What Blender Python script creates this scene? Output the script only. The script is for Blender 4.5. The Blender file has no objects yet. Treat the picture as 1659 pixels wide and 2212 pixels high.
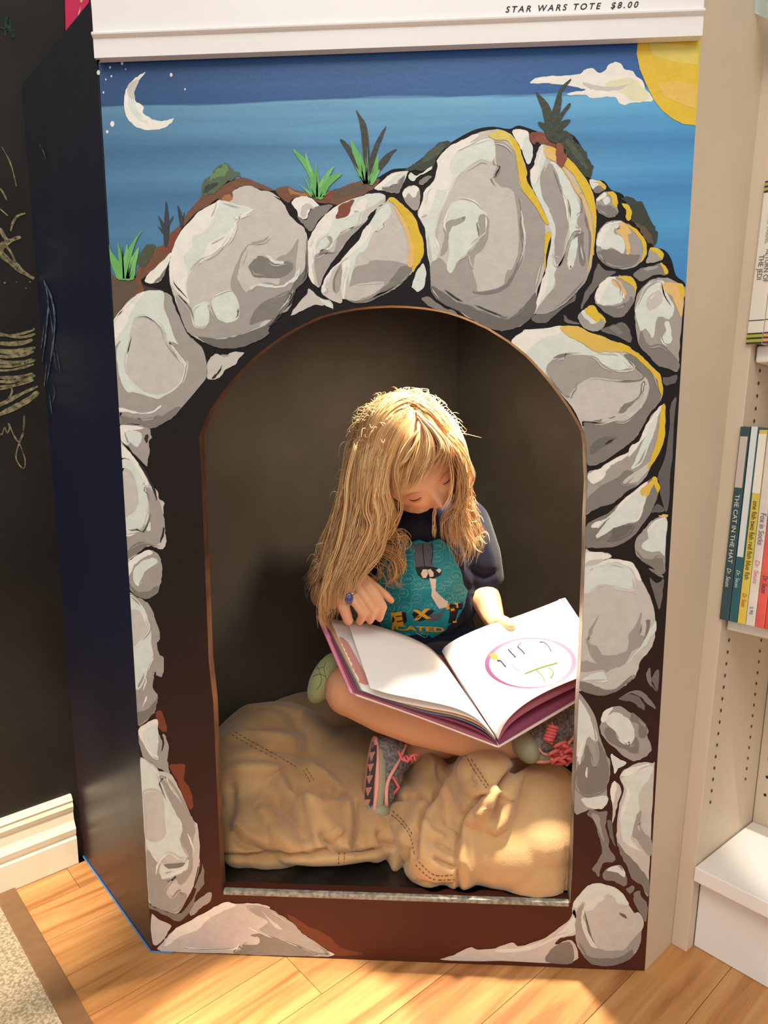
import bpy, bmesh, math, random
from mathutils import Vector, Matrix, noise
from mathutils.geometry import tessellate_polygon
from mathutils.bvhtree import BVHTree
import numpy as np

random.seed(7)
SC = bpy.context.scene
COL = SC.collection
V = Vector
S = 0.66                                   # metres per fitted unit (width of the painted front)

# ------------------------------------------------------------------ camera
CAM_LOC = V((0.562, -1.275, 1.129)) * S
CAM_ROT = (math.radians(81.01), math.radians(0.35), math.radians(3.29))
FOC = 1522.1                               # focal length in pixels of the 1659x2212 frame
from mathutils import Euler
_R = Euler(CAM_ROT, 'XYZ').to_matrix()
camd = bpy.data.cameras.new('camera')
camd.sensor_fit = 'VERTICAL'
camd.sensor_height = 24.0
camd.lens = FOC * 24.0 / 2212.0
camd.clip_start = 0.02
cam = bpy.data.objects.new('camera', camd)
cam.location = CAM_LOC
cam.rotation_euler = CAM_ROT
COL.objects.link(cam)
SC.camera = cam

# ------------------------------------------------------------------ world, lights, exposure
SC.view_settings.view_transform = 'Standard'
SC.view_settings.look = 'None'
SC.view_settings.gamma = 1.0
SC.view_settings.use_curve_mapping = False
SC.view_settings.exposure = 0.08
wd = bpy.data.worlds.new('shop_ambient')
wd.use_nodes = True
wd.node_tree.nodes['Background'].inputs[0].default_value = (1.0, 0.96, 0.91, 1)
wd.node_tree.nodes['Background'].inputs[1].default_value = 0.78
SC.world = wd
NOOK_W = 18.0

def lamp(name, kind, loc, target, power, color, **kw):
    d = bpy.data.lights.new(name, kind)
    d.energy = power
    d.color = color
    for k, v in kw.items():
        setattr(d, k, v)
    o = bpy.data.objects.new(name, d)
    o.location = loc
    o.rotation_euler = (V(target) - V(loc)).to_track_quat('-Z', 'Y').to_euler()
    COL.objects.link(o)
    return o

# track spotlights above the aisle: hard warm pools on the floor in front, on the baseboard and on the low bookcase shelf
lamp('track_spotlight', 'SPOT', (0.06, -0.60, 2.5), (0.20, -0.165, 0.0), 430, (1.0, 0.89, 0.72),
     spot_size=math.radians(8.4), spot_blend=0.25, shadow_soft_size=0.012)
lamp('track_spotlight', 'SPOT', (-0.25, -1.1, 2.5), (-0.36, 0.06, 0.05), 420, (1.0, 0.88, 0.7),
     spot_size=math.radians(14), spot_blend=0.6, shadow_soft_size=0.03)
lamp('track_spotlight', 'SPOT', (0.55, -0.75, 2.5), (1.04, 0.06, 0.12), 170, (1.0, 0.93, 0.84),
     spot_size=math.radians(12), spot_blend=0.4, shadow_soft_size=0.012)
# ceiling panel of the shop
lamp('ceiling_panel', 'AREA', (0.35, -1.9, 2.6), (0.35, -0.1, 0.6), 24, (1.0, 0.96, 0.92),
     shape='RECTANGLE', size=1.6, size_y=0.9)
lamp('side_ceiling_panel', 'AREA', (-0.6, -0.7, 2.3), (0.9, 0.0, 0.5), 4, (1.0, 0.95, 0.9),
     shape='RECTANGLE', size=0.6, size_y=0.6)

# ------------------------------------------------------------------ pixel helpers (measuring aid: a pixel ray meets a real plane)
def ray(px, py):
    d = V(((px - 829.5) / FOC, -(py - 1106.0) / FOC, -1.0))
    return (_R @ d).normalized()

def at(px, py, y=0.0):
    d = ray(px, py)
    return CAM_LOC + d * ((y - CAM_LOC.y) / d.y)

def on_plane(px, py, p0, n):
    d = ray(px, py)
    return CAM_LOC + d * ((V(p0) - CAM_LOC).dot(n) / d.dot(n))

def to_px(p):
    q = _R.transposed() @ (V(p) - CAM_LOC)
    return (829.5 + FOC * q.x / -q.z, 1106.0 - FOC * q.y / -q.z)

# ------------------------------------------------------------------ materials
MATS = {}
def srgb(c):
    return tuple(((x / 255.0) / 12.92 if x <= 10.3 else ((x / 255.0 + 0.055) / 1.055) ** 2.4) for x in c)

def mat(name, rgb, rough=0.6, spec=0.4, metal=0.0, var=0.0, scale=20.0, bump=0.0, bscale=None, rgb2=None, coat=0.0, sheen=0.0, sss=0.0, stretch=None, detail=4.0):
    if name in MATS:
        return MATS[name]
    m = bpy.data.materials.new(name)
    m.use_nodes = True
    nt = m.node_tree
    b = nt.nodes['Principled BSDF']
    b.inputs['Roughness'].default_value = rough
    b.inputs['Specular IOR Level'].default_value = spec
    b.inputs['Metallic'].default_value = metal
    b.inputs['Coat Weight'].default_value = coat
    b.inputs['Sheen Weight'].default_value = sheen
    if sss:
        b.inputs['Subsurface Weight'].default_value = sss
        b.inputs['Subsurface Radius'].default_value = (0.01, 0.004, 0.002)
        b.inputs['Subsurface Scale'].default_value = 0.6
    c1 = srgb(rgb)
    c2 = srgb(rgb2) if rgb2 else tuple(max(0.0, x * (1 - var)) for x in c1)
    tc = nt.nodes.new('ShaderNodeTexCoord')
    mp = nt.nodes.new('ShaderNodeMapping')
    if stretch:
        mp.inputs['Scale'].default_value = stretch
    nt.links.new(tc.outputs['Object'], mp.inputs['Vector'])
    if var or rgb2:
        n = nt.nodes.new('ShaderNodeTexNoise')
        n.inputs['Scale'].default_value = scale
        n.inputs['Detail'].default_value = detail
        nt.links.new(mp.outputs[0], n.inputs['Vector'])
        r = nt.nodes.new('ShaderNodeValToRGB')
        r.color_ramp.elements[0].position = 0.38
        r.color_ramp.elements[0].color = (*c2, 1)
        r.color_ramp.elements[1].position = 0.62
        r.color_ramp.elements[1].color = (*c1, 1)
        nt.links.new(n.outputs[0], r.inputs[0])
        nt.links.new(r.outputs[0], b.inputs['Base Color'])
    else:
        b.inputs['Base Color'].default_value = (*c1, 1)
    if bump:
        n2 = nt.nodes.new('ShaderNodeTexNoise')
        n2.inputs['Scale'].default_value = bscale or scale
        n2.inputs['Detail'].default_value = 5
        nt.links.new(mp.outputs[0], n2.inputs['Vector'])
        bp = nt.nodes.new('ShaderNodeBump')
        bp.inputs['Strength'].default_value = bump
        bp.inputs['Distance'].default_value = 0.002
        nt.links.new(n2.outputs[0], bp.inputs['Height'])
        nt.links.new(bp.outputs[0], b.inputs['Normal'])
    MATS[name] = m
    return m

# ------------------------------------------------------------------ object helpers
def link(name, me, mats, parent=None, smooth=False):
    o = bpy.data.objects.new(name, me)
    COL.objects.link(o)
    for m in (mats if isinstance(mats, (list, tuple)) else [mats]):
        me.materials.append(m)
    if smooth:
        me.polygons.foreach_set('use_smooth', [True] * len(me.polygons))
    if parent:
        o.parent = parent
    return o

def obj(name, bm, mats, parent=None, smooth=False):
    me = bpy.data.meshes.new(name)
    bm.normal_update()
    bm.to_mesh(me)
    bm.free()
    return link(name, me, mats, parent, smooth)

def thing(name, label, cat, loc=(0, 0, 0), group=None):
    o = bpy.data.objects.new(name, None)
    o.empty_display_size = 0.05
    COL.objects.link(o)
    o['label'] = label
    o['category'] = cat
    if group:
        o['group'] = group
    return o

def tag(o, label=None, cat=None, group=None, kind=None):
    if label: o['label'] = label
    if cat: o['category'] = cat
    if group: o['group'] = group
    if kind: o['kind'] = kind
    return o

def box_bm(lo, hi, bevel=0.0, frame=None, bm=None, seg=2):
    """box between lo and hi in a local frame (origin, ex, ey, ez)"""
    own = bm is None
    b2 = bmesh.new()
    vs = bmesh.ops.create_cube(b2, size=1.0)['verts']
    lo = V(lo); hi = V(hi)
    for v in vs:
        v.co = V([(lo[i] + hi[i]) / 2 + v.co[i] * (hi[i] - lo[i]) for i in range(3)])
    if bevel:
        bmesh.ops.bevel(b2, geom=b2.edges[:], offset=bevel, segments=seg, affect='EDGES', profile=0.5)
    if frame:
        o, ex, ey, ez = frame
        for v in b2.verts:
            v.co = o + ex * v.co.x + ey * v.co.y + ez * v.co.z
    if own:
        return b2
    me = bpy.data.meshes.new('tmp')
    b2.to_mesh(me); b2.free()
    bm.from_mesh(me)
    bpy.data.meshes.remove(me)
    return bm

def catmull(pts, n=4, closed=True):
    out = []
    N = len(pts)
    rng = range(N if closed else N - 1)
    for i in rng:
        if closed:
            p0, p1, p2, p3 = pts[i - 1], pts[i], pts[(i + 1) % N], pts[(i + 2) % N]
        else:
            p0, p1, p2, p3 = pts[max(0, i - 1)], pts[i], pts[i + 1], pts[min(N - 1, i + 2)]
        for k in range(n):
            t = k / n
            out.append(tuple(0.5 * (2 * b + (c - a) * t + (2 * a - 5 * b + 4 * c - d) * t * t + (3 * b - a - 3 * c + d) * t ** 3)
                             for a, b, c, d in zip(p0, p1, p2, p3)))
    if not closed:
        out.append(tuple(pts[-1]))
    return out

def tube_bm(pts, rad, sides=6, bm=None, closed=False, flat=None):
    """tube through 3-D points; rad a number or a list"""
    bm = bm or bmesh.new()
    P = [V(p) for p in pts]
    n = len(P)
    rings = []
    up = V((0.13, 0.21, 0.97)).normalized()
    prev = None
    for i in range(n):
        a = P[i - 1] if (i > 0 or closed) else P[i]
        b = P[(i + 1) % n] if (i < n - 1 or closed) else P[i]
        t = (b - a)
        if t.length < 1e-9: t = V((0, 0, 1))
        t.normalize()
        if prev is None:
            u = t.cross(up)
            if u.length < 1e-3: u = t.cross(V((1, 0, 0)))
        else:
            u = prev - t * prev.dot(t)
        u.normalize(); prev = u
        w = t.cross(u)
        r = rad[i] if isinstance(rad, (list, tuple)) else rad
        ring = []
        for k in range(sides):
            an = 2 * math.pi * k / sides
            ring.append(bm.verts.new(P[i] + u * (r * math.cos(an)) + w * (r * (flat or 1.0) * math.sin(an))))
        rings.append(ring)
    m = n if closed else n - 1
    for i in range(m):
        A = rings[i]; B = rings[(i + 1) % n]
        for k in range(sides):
            bm.faces.new((A[k], A[(k + 1) % sides], B[(k + 1) % sides], B[k]))
    if not closed and sides > 2:
        bm.faces.new(rings[0][::-1]); bm.faces.new(rings[-1])
    return bm

def poly_bm(loops, place, bm=None, mi=0):
    """flat filled polygon(s): loops of 2-D points (first outer, then holes) mapped by place()"""
    bm = bm or bmesh.new()
    flat = [p for l in loops for p in l]
    tris = tessellate_polygon([[V((p[0], p[1], 0)) for p in l] for l in loops])
    vs = [bm.verts.new(place(*p)) for p in flat]
    for t in tris:
        try:
            f = bm.faces.new([vs[i] for i in t]); f.material_index = mi
        except ValueError:
            pass
    return bm

def text_mesh(body, size, align='LEFT', shear=0.0, extrude=0.0, spacing=1.0, weight=0.0):
    c = bpy.data.curves.new('lettering', 'FONT')
    c.body = body; c.size = size; c.align_x = align; c.shear = shear; c.extrude = extrude; c.space_character = spacing
    c.resolution_u = 3; c.offset = weight
    o = bpy.data.objects.new('lettering_tmp', c)
    COL.objects.link(o)
    dg = bpy.context.evaluated_depsgraph_get()
    me = bpy.data.meshes.new_from_object(o.evaluated_get(dg))
    bpy.data.objects.remove(o)
    return me

def remeshed(bm, voxel, smooth_it=6, fac=0.5):
    """one continuous surface out of overlapping closed shapes"""
    me = bpy.data.meshes.new('rm'); bm.to_mesh(me); bm.free()
    o = bpy.data.objects.new('rm_tmp', me); COL.objects.link(o)
    m = o.modifiers.new('r', 'REMESH'); m.mode = 'VOXEL'; m.voxel_size = voxel
    if smooth_it:
        s = o.modifiers.new('s', 'SMOOTH'); s.factor = fac; s.iterations = smooth_it
    dg = bpy.context.evaluated_depsgraph_get()
    out = bpy.data.meshes.new_from_object(o.evaluated_get(dg))
    bpy.data.objects.remove(o)
    return out

def ell_bm(c, r, rot=None, bm=None, seg=20):
    bm = bm or bmesh.new()
    vs = bmesh.ops.create_uvsphere(bm, u_segments=seg, v_segments=max(8, seg * 2 // 3), radius=1.0)['verts']
    M = rot if rot is not None else Matrix.Identity(3)
    r = V(r) if not isinstance(r, (int, float)) else V((r, r, r))
    for v in vs:
        v.co = V(c) + M @ V((v.co.x * r.x, v.co.y * r.y, v.co.z * r.z))
    return bm

def chain_bm(pts, radii, bm=None, seg=14):
    """limb: spheres swept between joints (closed, tapered)"""
    bm = bm or bmesh.new()
    for i in range(len(pts)):
        ell_bm(pts[i], radii[i], None, bm, seg)
    for i in range(len(pts) - 1):
        a, b = V(pts[i]), V(pts[i + 1])
        tube_bm([a, b], [radii[i], radii[i + 1]], seg, bm)
    return bm

# frame of the corner: D1 runs from the aisle back along the left side panel, D2 along the chalkboard wall
TH = math.radians(44.7)
D1 = V((-math.sin(TH), math.cos(TH), 0))
D2 = V((math.cos(TH), math.sin(TH), 0))
A0 = D1 * (0.422 * S)                      # where the side panel meets the chalkboard wall
B0 = V((1.0 * S, 0, 0)) + D2 * (0.108 * S) # where the white side meets the bookcase
Z = V((0, 0, 1))

# ------------------------------------------------------------------ floor of oak-look planks, brown edge strip, carpet
CORNER = None
def meet(p, d, q, e):
    # p + t d = q + s e   (2-D)
    det = d.x * -e.y + e.x * d.y
    t = ((q.x - p.x) * -e.y + e.x * (q.y - p.y)) / det
    return p + d * t
r985 = ray(985, 858); r985.z = 0
CORNER = meet(A0, D2, V((CAM_LOC.x, CAM_LOC.y, 0)), r985)

def floor_px(px, py):
    return on_plane(px, py, V((0, 0, 0)), Z)

def wood_mat():
    m = bpy.data.materials.new('oak_laminate'); m.use_nodes = True
    nt = m.node_tree; b = nt.nodes['Principled BSDF']
    tc = nt.nodes.new('ShaderNodeTexCoord'); mp = nt.nodes.new('ShaderNodeMapping')
    mp.inputs['Rotation'].default_value = (0, 0, -TH)
    oi = nt.nodes.new('ShaderNodeObjectInfo')
    add = nt.nodes.new('ShaderNodeVectorMath'); add.operation = 'ADD'
    nt.links.new(tc.outputs['Object'], add.inputs[0])
    mul = nt.nodes.new('ShaderNodeMath'); mul.operation = 'MULTIPLY'; mul.inputs[1].default_value = 7.3
    nt.links.new(oi.outputs['Random'], mul.inputs[0]); nt.links.new(mul.outputs[0], add.inputs[1])
    nt.links.new(add.outputs[0], mp.inputs['Vector'])
    st = nt.nodes.new('ShaderNodeVectorMath'); st.operation = 'MULTIPLY'; st.inputs[1].default_value = (2.2, 26.0, 1.0)
    nt.links.new(mp.outputs[0], st.inputs[0])
    n1 = nt.nodes.new('ShaderNodeTexNoise'); n1.inputs['Scale'].default_value = 1.6; n1.inputs['Detail'].default_value = 7; n1.inputs['Distortion'].default_value = 0.9
    nt.links.new(st.outputs[0], n1.inputs['Vector'])
    r = nt.nodes.new('ShaderNodeValToRGB')
    e = r.color_ramp.elements
    e[0].position = 0.30; e[0].color = (*srgb((168, 106, 58)), 1)
    e[1].position = 0.66; e[1].color = (*srgb((216, 160, 100)), 1)
    k = e.new(0.47); k.color = (*srgb((204, 142, 82)), 1)
    nt.links.new(n1.outputs[0], r.inputs[0])
    n2 = nt.nodes.new('ShaderNodeTexNoise'); n2.inputs['Scale'].default_value = 9.0; n2.inputs['Detail'].default_value = 3
    nt.links.new(st.outputs[0], n2.inputs['Vector'])
    mx = nt.nodes.new('ShaderNodeMix'); mx.data_type = 'RGBA'; mx.blend_type = 'MULTIPLY'
    mx.inputs[0].default_value = 0.28
    nt.links.new(r.outputs[0], mx.inputs[6]); nt.links.new(n2.outputs[0], mx.inputs[7])
    hv = nt.nodes.new('ShaderNodeHueSaturation')
    mr = nt.nodes.new('ShaderNodeMapRange'); mr.inputs[3].default_value = 0.9; mr.inputs[4].default_value = 1.1
    nt.links.new(oi.outputs['Random'], mr.inputs[0]); nt.links.new(mr.outputs[0], hv.inputs['Value'])
    nt.links.new(mx.outputs[2], hv.inputs['Color']); nt.links.new(hv.outputs[0], b.inputs['Base Color'])
    b.inputs['Roughness'].default_value = 0.42
    return m
WOOD = wood_mat()
M_floor = mat('subfloor', (70, 45, 25), 0.8)
M_strip = mat('brown_strip', (132, 96, 64), 0.5, var=0.1, scale=60)
M_carpet = mat('beige_carpet', (196, 178, 150), 0.95, 0.1, rgb2=(150, 130, 104), scale=260, bump=1.0, bscale=300)
bm = box_bm((-2.2, -2.6, -0.06), (2.4, 1.2, -0.012))
FLOOR = tag(obj('floor', bm, M_floor), kind='structure')
# strip line on the floor: inner edge through two measured points
s1 = floor_px(30, 1917); s2 = floor_px(197, 2206)
sd = (s2 - s1).normalized(); sn = V((sd.y, -sd.x, 0))        # towards the carpet
if (floor_px(10, 2190) - s1).dot(sn) < 0: sn = -sn
o1 = floor_px(0, 1960); sw = abs((o1 - s1).dot(sn))
# planks in the D2/D1 frame, clipped on the strip line and on the nook and bookcase fronts
PW = 0.082
cross = floor_px(695, 2147)
q0 = cross.dot(D1); l0 = cross.dot(D2)
def plank(u0, u1, w0, w1):
    b2 = box_bm((u0 + 0.0004, w0 + 0.0004, -0.012), (u1 - 0.0004, w1 - 0.0004, 0.0), 0.0, (V((0, 0, 0)), D2, D1, Z))
    for p, n in ((s1, sn), (A0 - D1 * 0.017, D1), (CORNER - D2 * 0.002, D2)):
        bmesh.ops.bisect_plane(b2, geom=b2.verts[:] + b2.edges[:] + b2.faces[:], plane_co=p, plane_no=n, clear_outer=True)
    if len(b2.faces) < 4:
        b2.free(); return
    es = [e for e in b2.edges if e.is_boundary]
    if es: bmesh.ops.holes_fill(b2, edges=es)
    obj('floor_plank', b2, WOOD, FLOOR)
random.seed(3)
for r in range(-14, 16):
    w0 = q0 + r * PW
    if r == -1 or r == 0:
        cuts = [l0 - 1.25, l0, l0 + 1.25] if r == 0 else [l0 - 0.55, l0 + 0.7, l0 + 1.9]
    else:
        o = random.uniform(0.35, 1.2) if r % 2 else random.uniform(-1.2, -0.3)
        cuts = [l0 + o - 2.5, l0 + o - 1.25, l0 + o, l0 + o + 1.25, l0 + o + 2.5]
    for a, b in zip(cuts, cuts[1:]):
        m = (a + b) / 2
        c = D2 * m + D1 * (w0 + PW / 2)
        if -1.9 < c.x < 2.0 and c.y > -2.0:
            plank(a, b, w0, w0 + PW)
bm = box_bm((0, 0, -0.012), (3.2, sw, 0.004), 0.0015, (s1 - sd * 0.02, sd, sn, Z))
trim = tag(obj('trim_1', bm, M_strip), kind='structure')
bm = box_bm((0, 0, -0.012), (3.2, 1.2, 0.003), 0.0, (s1 + sn * sw - sd * 0.5, sd, sn, Z))
bmesh.ops.bisect_plane(bm, geom=bm.verts[:] + bm.edges[:] + bm.faces[:], plane_co=A0 - D1 * 0.018, plane_no=D1, clear_outer=True)
es = [e for e in bm.edges if e.is_boundary]
if es: bmesh.ops.holes_fill(bm, edges=es)
cp = obj('carpet', bm, M_carpet)
tag(cp, 'beige looped carpet beyond the brown edge strip at the bottom left', 'carpet', kind='stuff')

# ------------------------------------------------------------------ walls
M_chalk = mat('chalkboard_black', (42, 36, 31), 0.5, 0.35, rgb2=(30, 25, 21), scale=5, bump=0.05, bscale=200)
M_inner = mat('gloss_black_paint', (96, 88, 80), 0.30, 0.5, rgb2=(82, 74, 67), scale=4, bump=0.28, bscale=300)
L = (CORNER - A0).length
WT = 0.10
# chalkboard wall: from the aisle side to the inner corner
wl = box_bm((-2.2, 0, 0), (L + WT, WT, 2.7), 0, (A0, D2, D1, Z))
WALL_L = tag(obj('wall_left', wl, M_chalk), kind='structure')
wr = box_bm((-0.0, -2.6, 0), (WT, 0.0, 2.7), 0, (CORNER, D2, D1, Z))
WALL_R = tag(obj('wall_right', wr, M_inner), kind='structure')
# black lining of the left inner wall inside the nook
ll = box_bm((0.02, -0.008, 0.0), (L - 0.001, 0.0, 1.18), 0, (A0, D2, D1, Z))
obj('inner_lining', ll, M_inner, WALL_L)
M_groove = mat('dark_joint', (12, 10, 9), 0.8)
jb = box_bm((-0.004, -0.0016, 0), (0.0, 0.004, 1.18), 0, (CORNER - D1 * 0.009, D2, D1, Z))
obj('corner_joint', jb, M_groove, WALL_R)
jb = box_bm((-0.004, -0.014, 0), (0.0, -0.003, 1.18), 0.0012, (CORNER - D1 * 0.009, D2, D1, Z))
obj('corner_bead', jb, mat('corner_bead_paint', (110, 98, 84), 0.3), WALL_R)

# baseboard with a stepped profile
M_base = mat('cream_gloss_paint', (232, 222, 196), 0.4, 0.5, var=0.05, scale=30)
prof = [(0, 0), (0.016, 0), (0.0165, 0.045), (0.013, 0.0485), (0.0155, 0.053), (0.017, 0.062), (0.012, 0.069), (0.0095, 0.074),
        (0.0085, 0.088), (0.0105, 0.092), (0.0125, 0.099), (0.010, 0.105), (0.0115, 0.109), (0.006, 0.116), (0.0, 0.116)]
BH = 1.0
def base_run(a, b, o, ex, ey):
    bm = bmesh.new()
    ra = [bm.verts.new(o + ex * a + ey * p[0] + Z * p[1] * BH) for p in prof]
    rb = [bm.verts.new(o + ex * b + ey * p[0] + Z * p[1] * BH) for p in prof]
    n = len(prof)
    for i in range(n):
        bm.faces.new((ra[i], ra[(i + 1) % n], rb[(i + 1) % n], rb[i]))
    bm.faces.new(ra[::-1]); bm.faces.new(rb)
    return bm
tag(obj('baseboard_left', base_run(-2.0, -0.012, A0, D2, -D1), M_base), kind='structure')

# chalk drawing on the wall (strokes measured in the picture, laid on the real wall plane)
M_chalkline = mat('chalk', (168, 158, 118), 0.95, 0.1, rgb2=(110, 102, 78), scale=140)
wn = D1
def wpt(px, py):
    return on_plane(px, py, A0 - D1 * 0.0012, wn)
def stroke(bm, pts, w, n=5):
    P = catmull(pts, n, False)
    q = [wpt(*p) for p in P]
    m = len(q)
    vs = []
    for i in range(m):
        t = (q[min(m - 1, i + 1)] - q[max(0, i - 1)]).normalized()
        s = t.cross(wn).normalized()
        e = 1.0 - 0.55 * abs(2 * i / (m - 1) - 1) ** 3
        ww = (w if not isinstance(w, tuple) else w[0] + (w[1] - w[0]) * i / (m - 1)) * e * (0.8 + 0.4 * noise.noise(q[i] * 90))
        vs.append((bm.verts.new(q[i] + s * ww), bm.verts.new(q[i] - s * ww)))
    for a, b in zip(vs, vs[1:]):
        bm.faces.new((a[0], a[1], b[1], b[0]))
def drawing(name, strokes, m=None):
    bm = bmesh.new()
    for pts, w in strokes:
        stroke(bm, pts, w)
    obj(name, bm, m or M_chalkline, WALL_L)['kind'] = 'stuff'
k = 1 / 2.911
def Lc(*pts): return [(x * k, 300 + y * k) for x, y in pts]
drawing('chalk_rays', [(Lc((10, 50), (45, 110), (75, 180), (103, 298)), 0.0012), (Lc((0, 310), (20, 340), (42, 385)), 0.0016),
                       (Lc((0, 440), (25, 462), (50, 485)), 0.0012), (Lc((160, 468), (110, 485), (80, 530), (68, 580)), 0.0024)])
drawing('chalk_figure', [(Lc((0, 560), (30, 620), (60, 640), (130, 615)), 0.0035), (Lc((110, 620), (50, 650), (10, 680), (20, 740), (90, 790), (150, 840), (215, 880)), 0.0048),
                         (Lc((0, 700), (40, 740), (120, 830), (190, 860)), 0.003), (Lc((20, 660), (60, 700), (100, 780)), 0.002)])
drawing('chalk_dots', [(Lc((26, 900), (33, 910)), 0.0016), (Lc((100, 898), (104, 906)), 0.0015), (Lc((160, 935), (166, 944)), 0.0015), (Lc((188, 895), (190, 902)), 0.0012), (Lc((210, 1190), (216, 1200)), 0.0012)])
hs = []
for i, (a, b, w) in enumerate([(1215, 1240, .003), (1235, 1215, .002), (1280, 1275, .0035), (1330, 1325, .0045), (1365, 1350, .003), (1395, 1400, .0042), (1430, 1405, .003),
                               (1455, 1430, .002), (1495, 1490, .004), (1525, 1500, .0035), (1555, 1530, .0024), (1580, 1520, .0018)]):
    hs.append((Lc((-30, a), (60, (a + b) / 2 + 12), (150, b + 6), (222 - (i % 3) * 8, b - 14)), w))
hs += [(Lc((-30, 1690), (50, 1650), (120, 1610), (238, 1556)), .0032), (Lc((-20, 1740), (90, 1690), (180, 1640), (240, 1590)), .005), (Lc((-10, 1665), (50, 1640), (75, 1590), (70, 1560)), .0018)]
drawing('chalk_hatching', hs)
drawing('chalk_script', [(Lc((-10, 1840), (10, 1860), (30, 1815), (45, 1850), (60, 1820), (55, 1790), (90, 1870), (120, 1900), (148, 1830), (152, 1738), (145, 1850), (115, 1930), (100, 2000), (125, 2055), (152, 2070), (158, 2020), (140, 1960), (118, 1905)), .0014)])
M_teal = mat('faded_teal_chalk', (52, 72, 62), 0.95, 0.1)
drawing('chalk_smudge', [([(10, 78), (14, 55), (17, 40), (20, 58), (22, 72)], .003), ([(0, 58), (8, 62), (30, 66)], .002), ([(30, 62), (26, 72), (27, 82), (30, 76), (31, 66)], .0012)], M_teal)
# pink poster strip on the wall above the side panel
M_pink = mat('pink_card', (226, 46, 98), 0.5, var=0.06, scale=30)
M_pyel = mat('yellow_print', (236, 196, 130), 0.6)
pp = thing('pink_poster', 'bright pink poster on the black wall above the dark side panel', 'poster')
quad = [(139, -60), (192, -60), (192, 40), (143, 120)]
bm = bmesh.new()
fr = [bm.verts.new(on_plane(x, y, A0 - D1 * 0.004, wn)) for x, y in quad]
bk = [bm.verts.new(on_plane(x, y, A0 - D1 * 0.0005, wn)) for x, y in quad]
bm.faces.new(fr); bm.faces.new(bk[::-1])
for i in range(4): bm.faces.new((fr[i], bk[i], bk[(i + 1) % 4], fr[(i + 1) % 4]))
bmesh.ops.recalc_face_normals(bm, faces=bm.faces[:])
obj('card', bm, M_pink, pp)
bm = bmesh.new()
for q in ([(173, 0), (179, 0), (177, 6), (173, 4)], [(167, 38), (171, 22), (174, 14), (173, 26), (169, 40)], [(160, 48), (164, 44), (165, 50), (161, 53)]):
    poly_bm([q], lambda x, y: on_plane(x, y, A0 - D1 * 0.0044, wn), bm)
obj('print', bm, M_pyel, pp)['kind'] = 'stuff'

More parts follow.
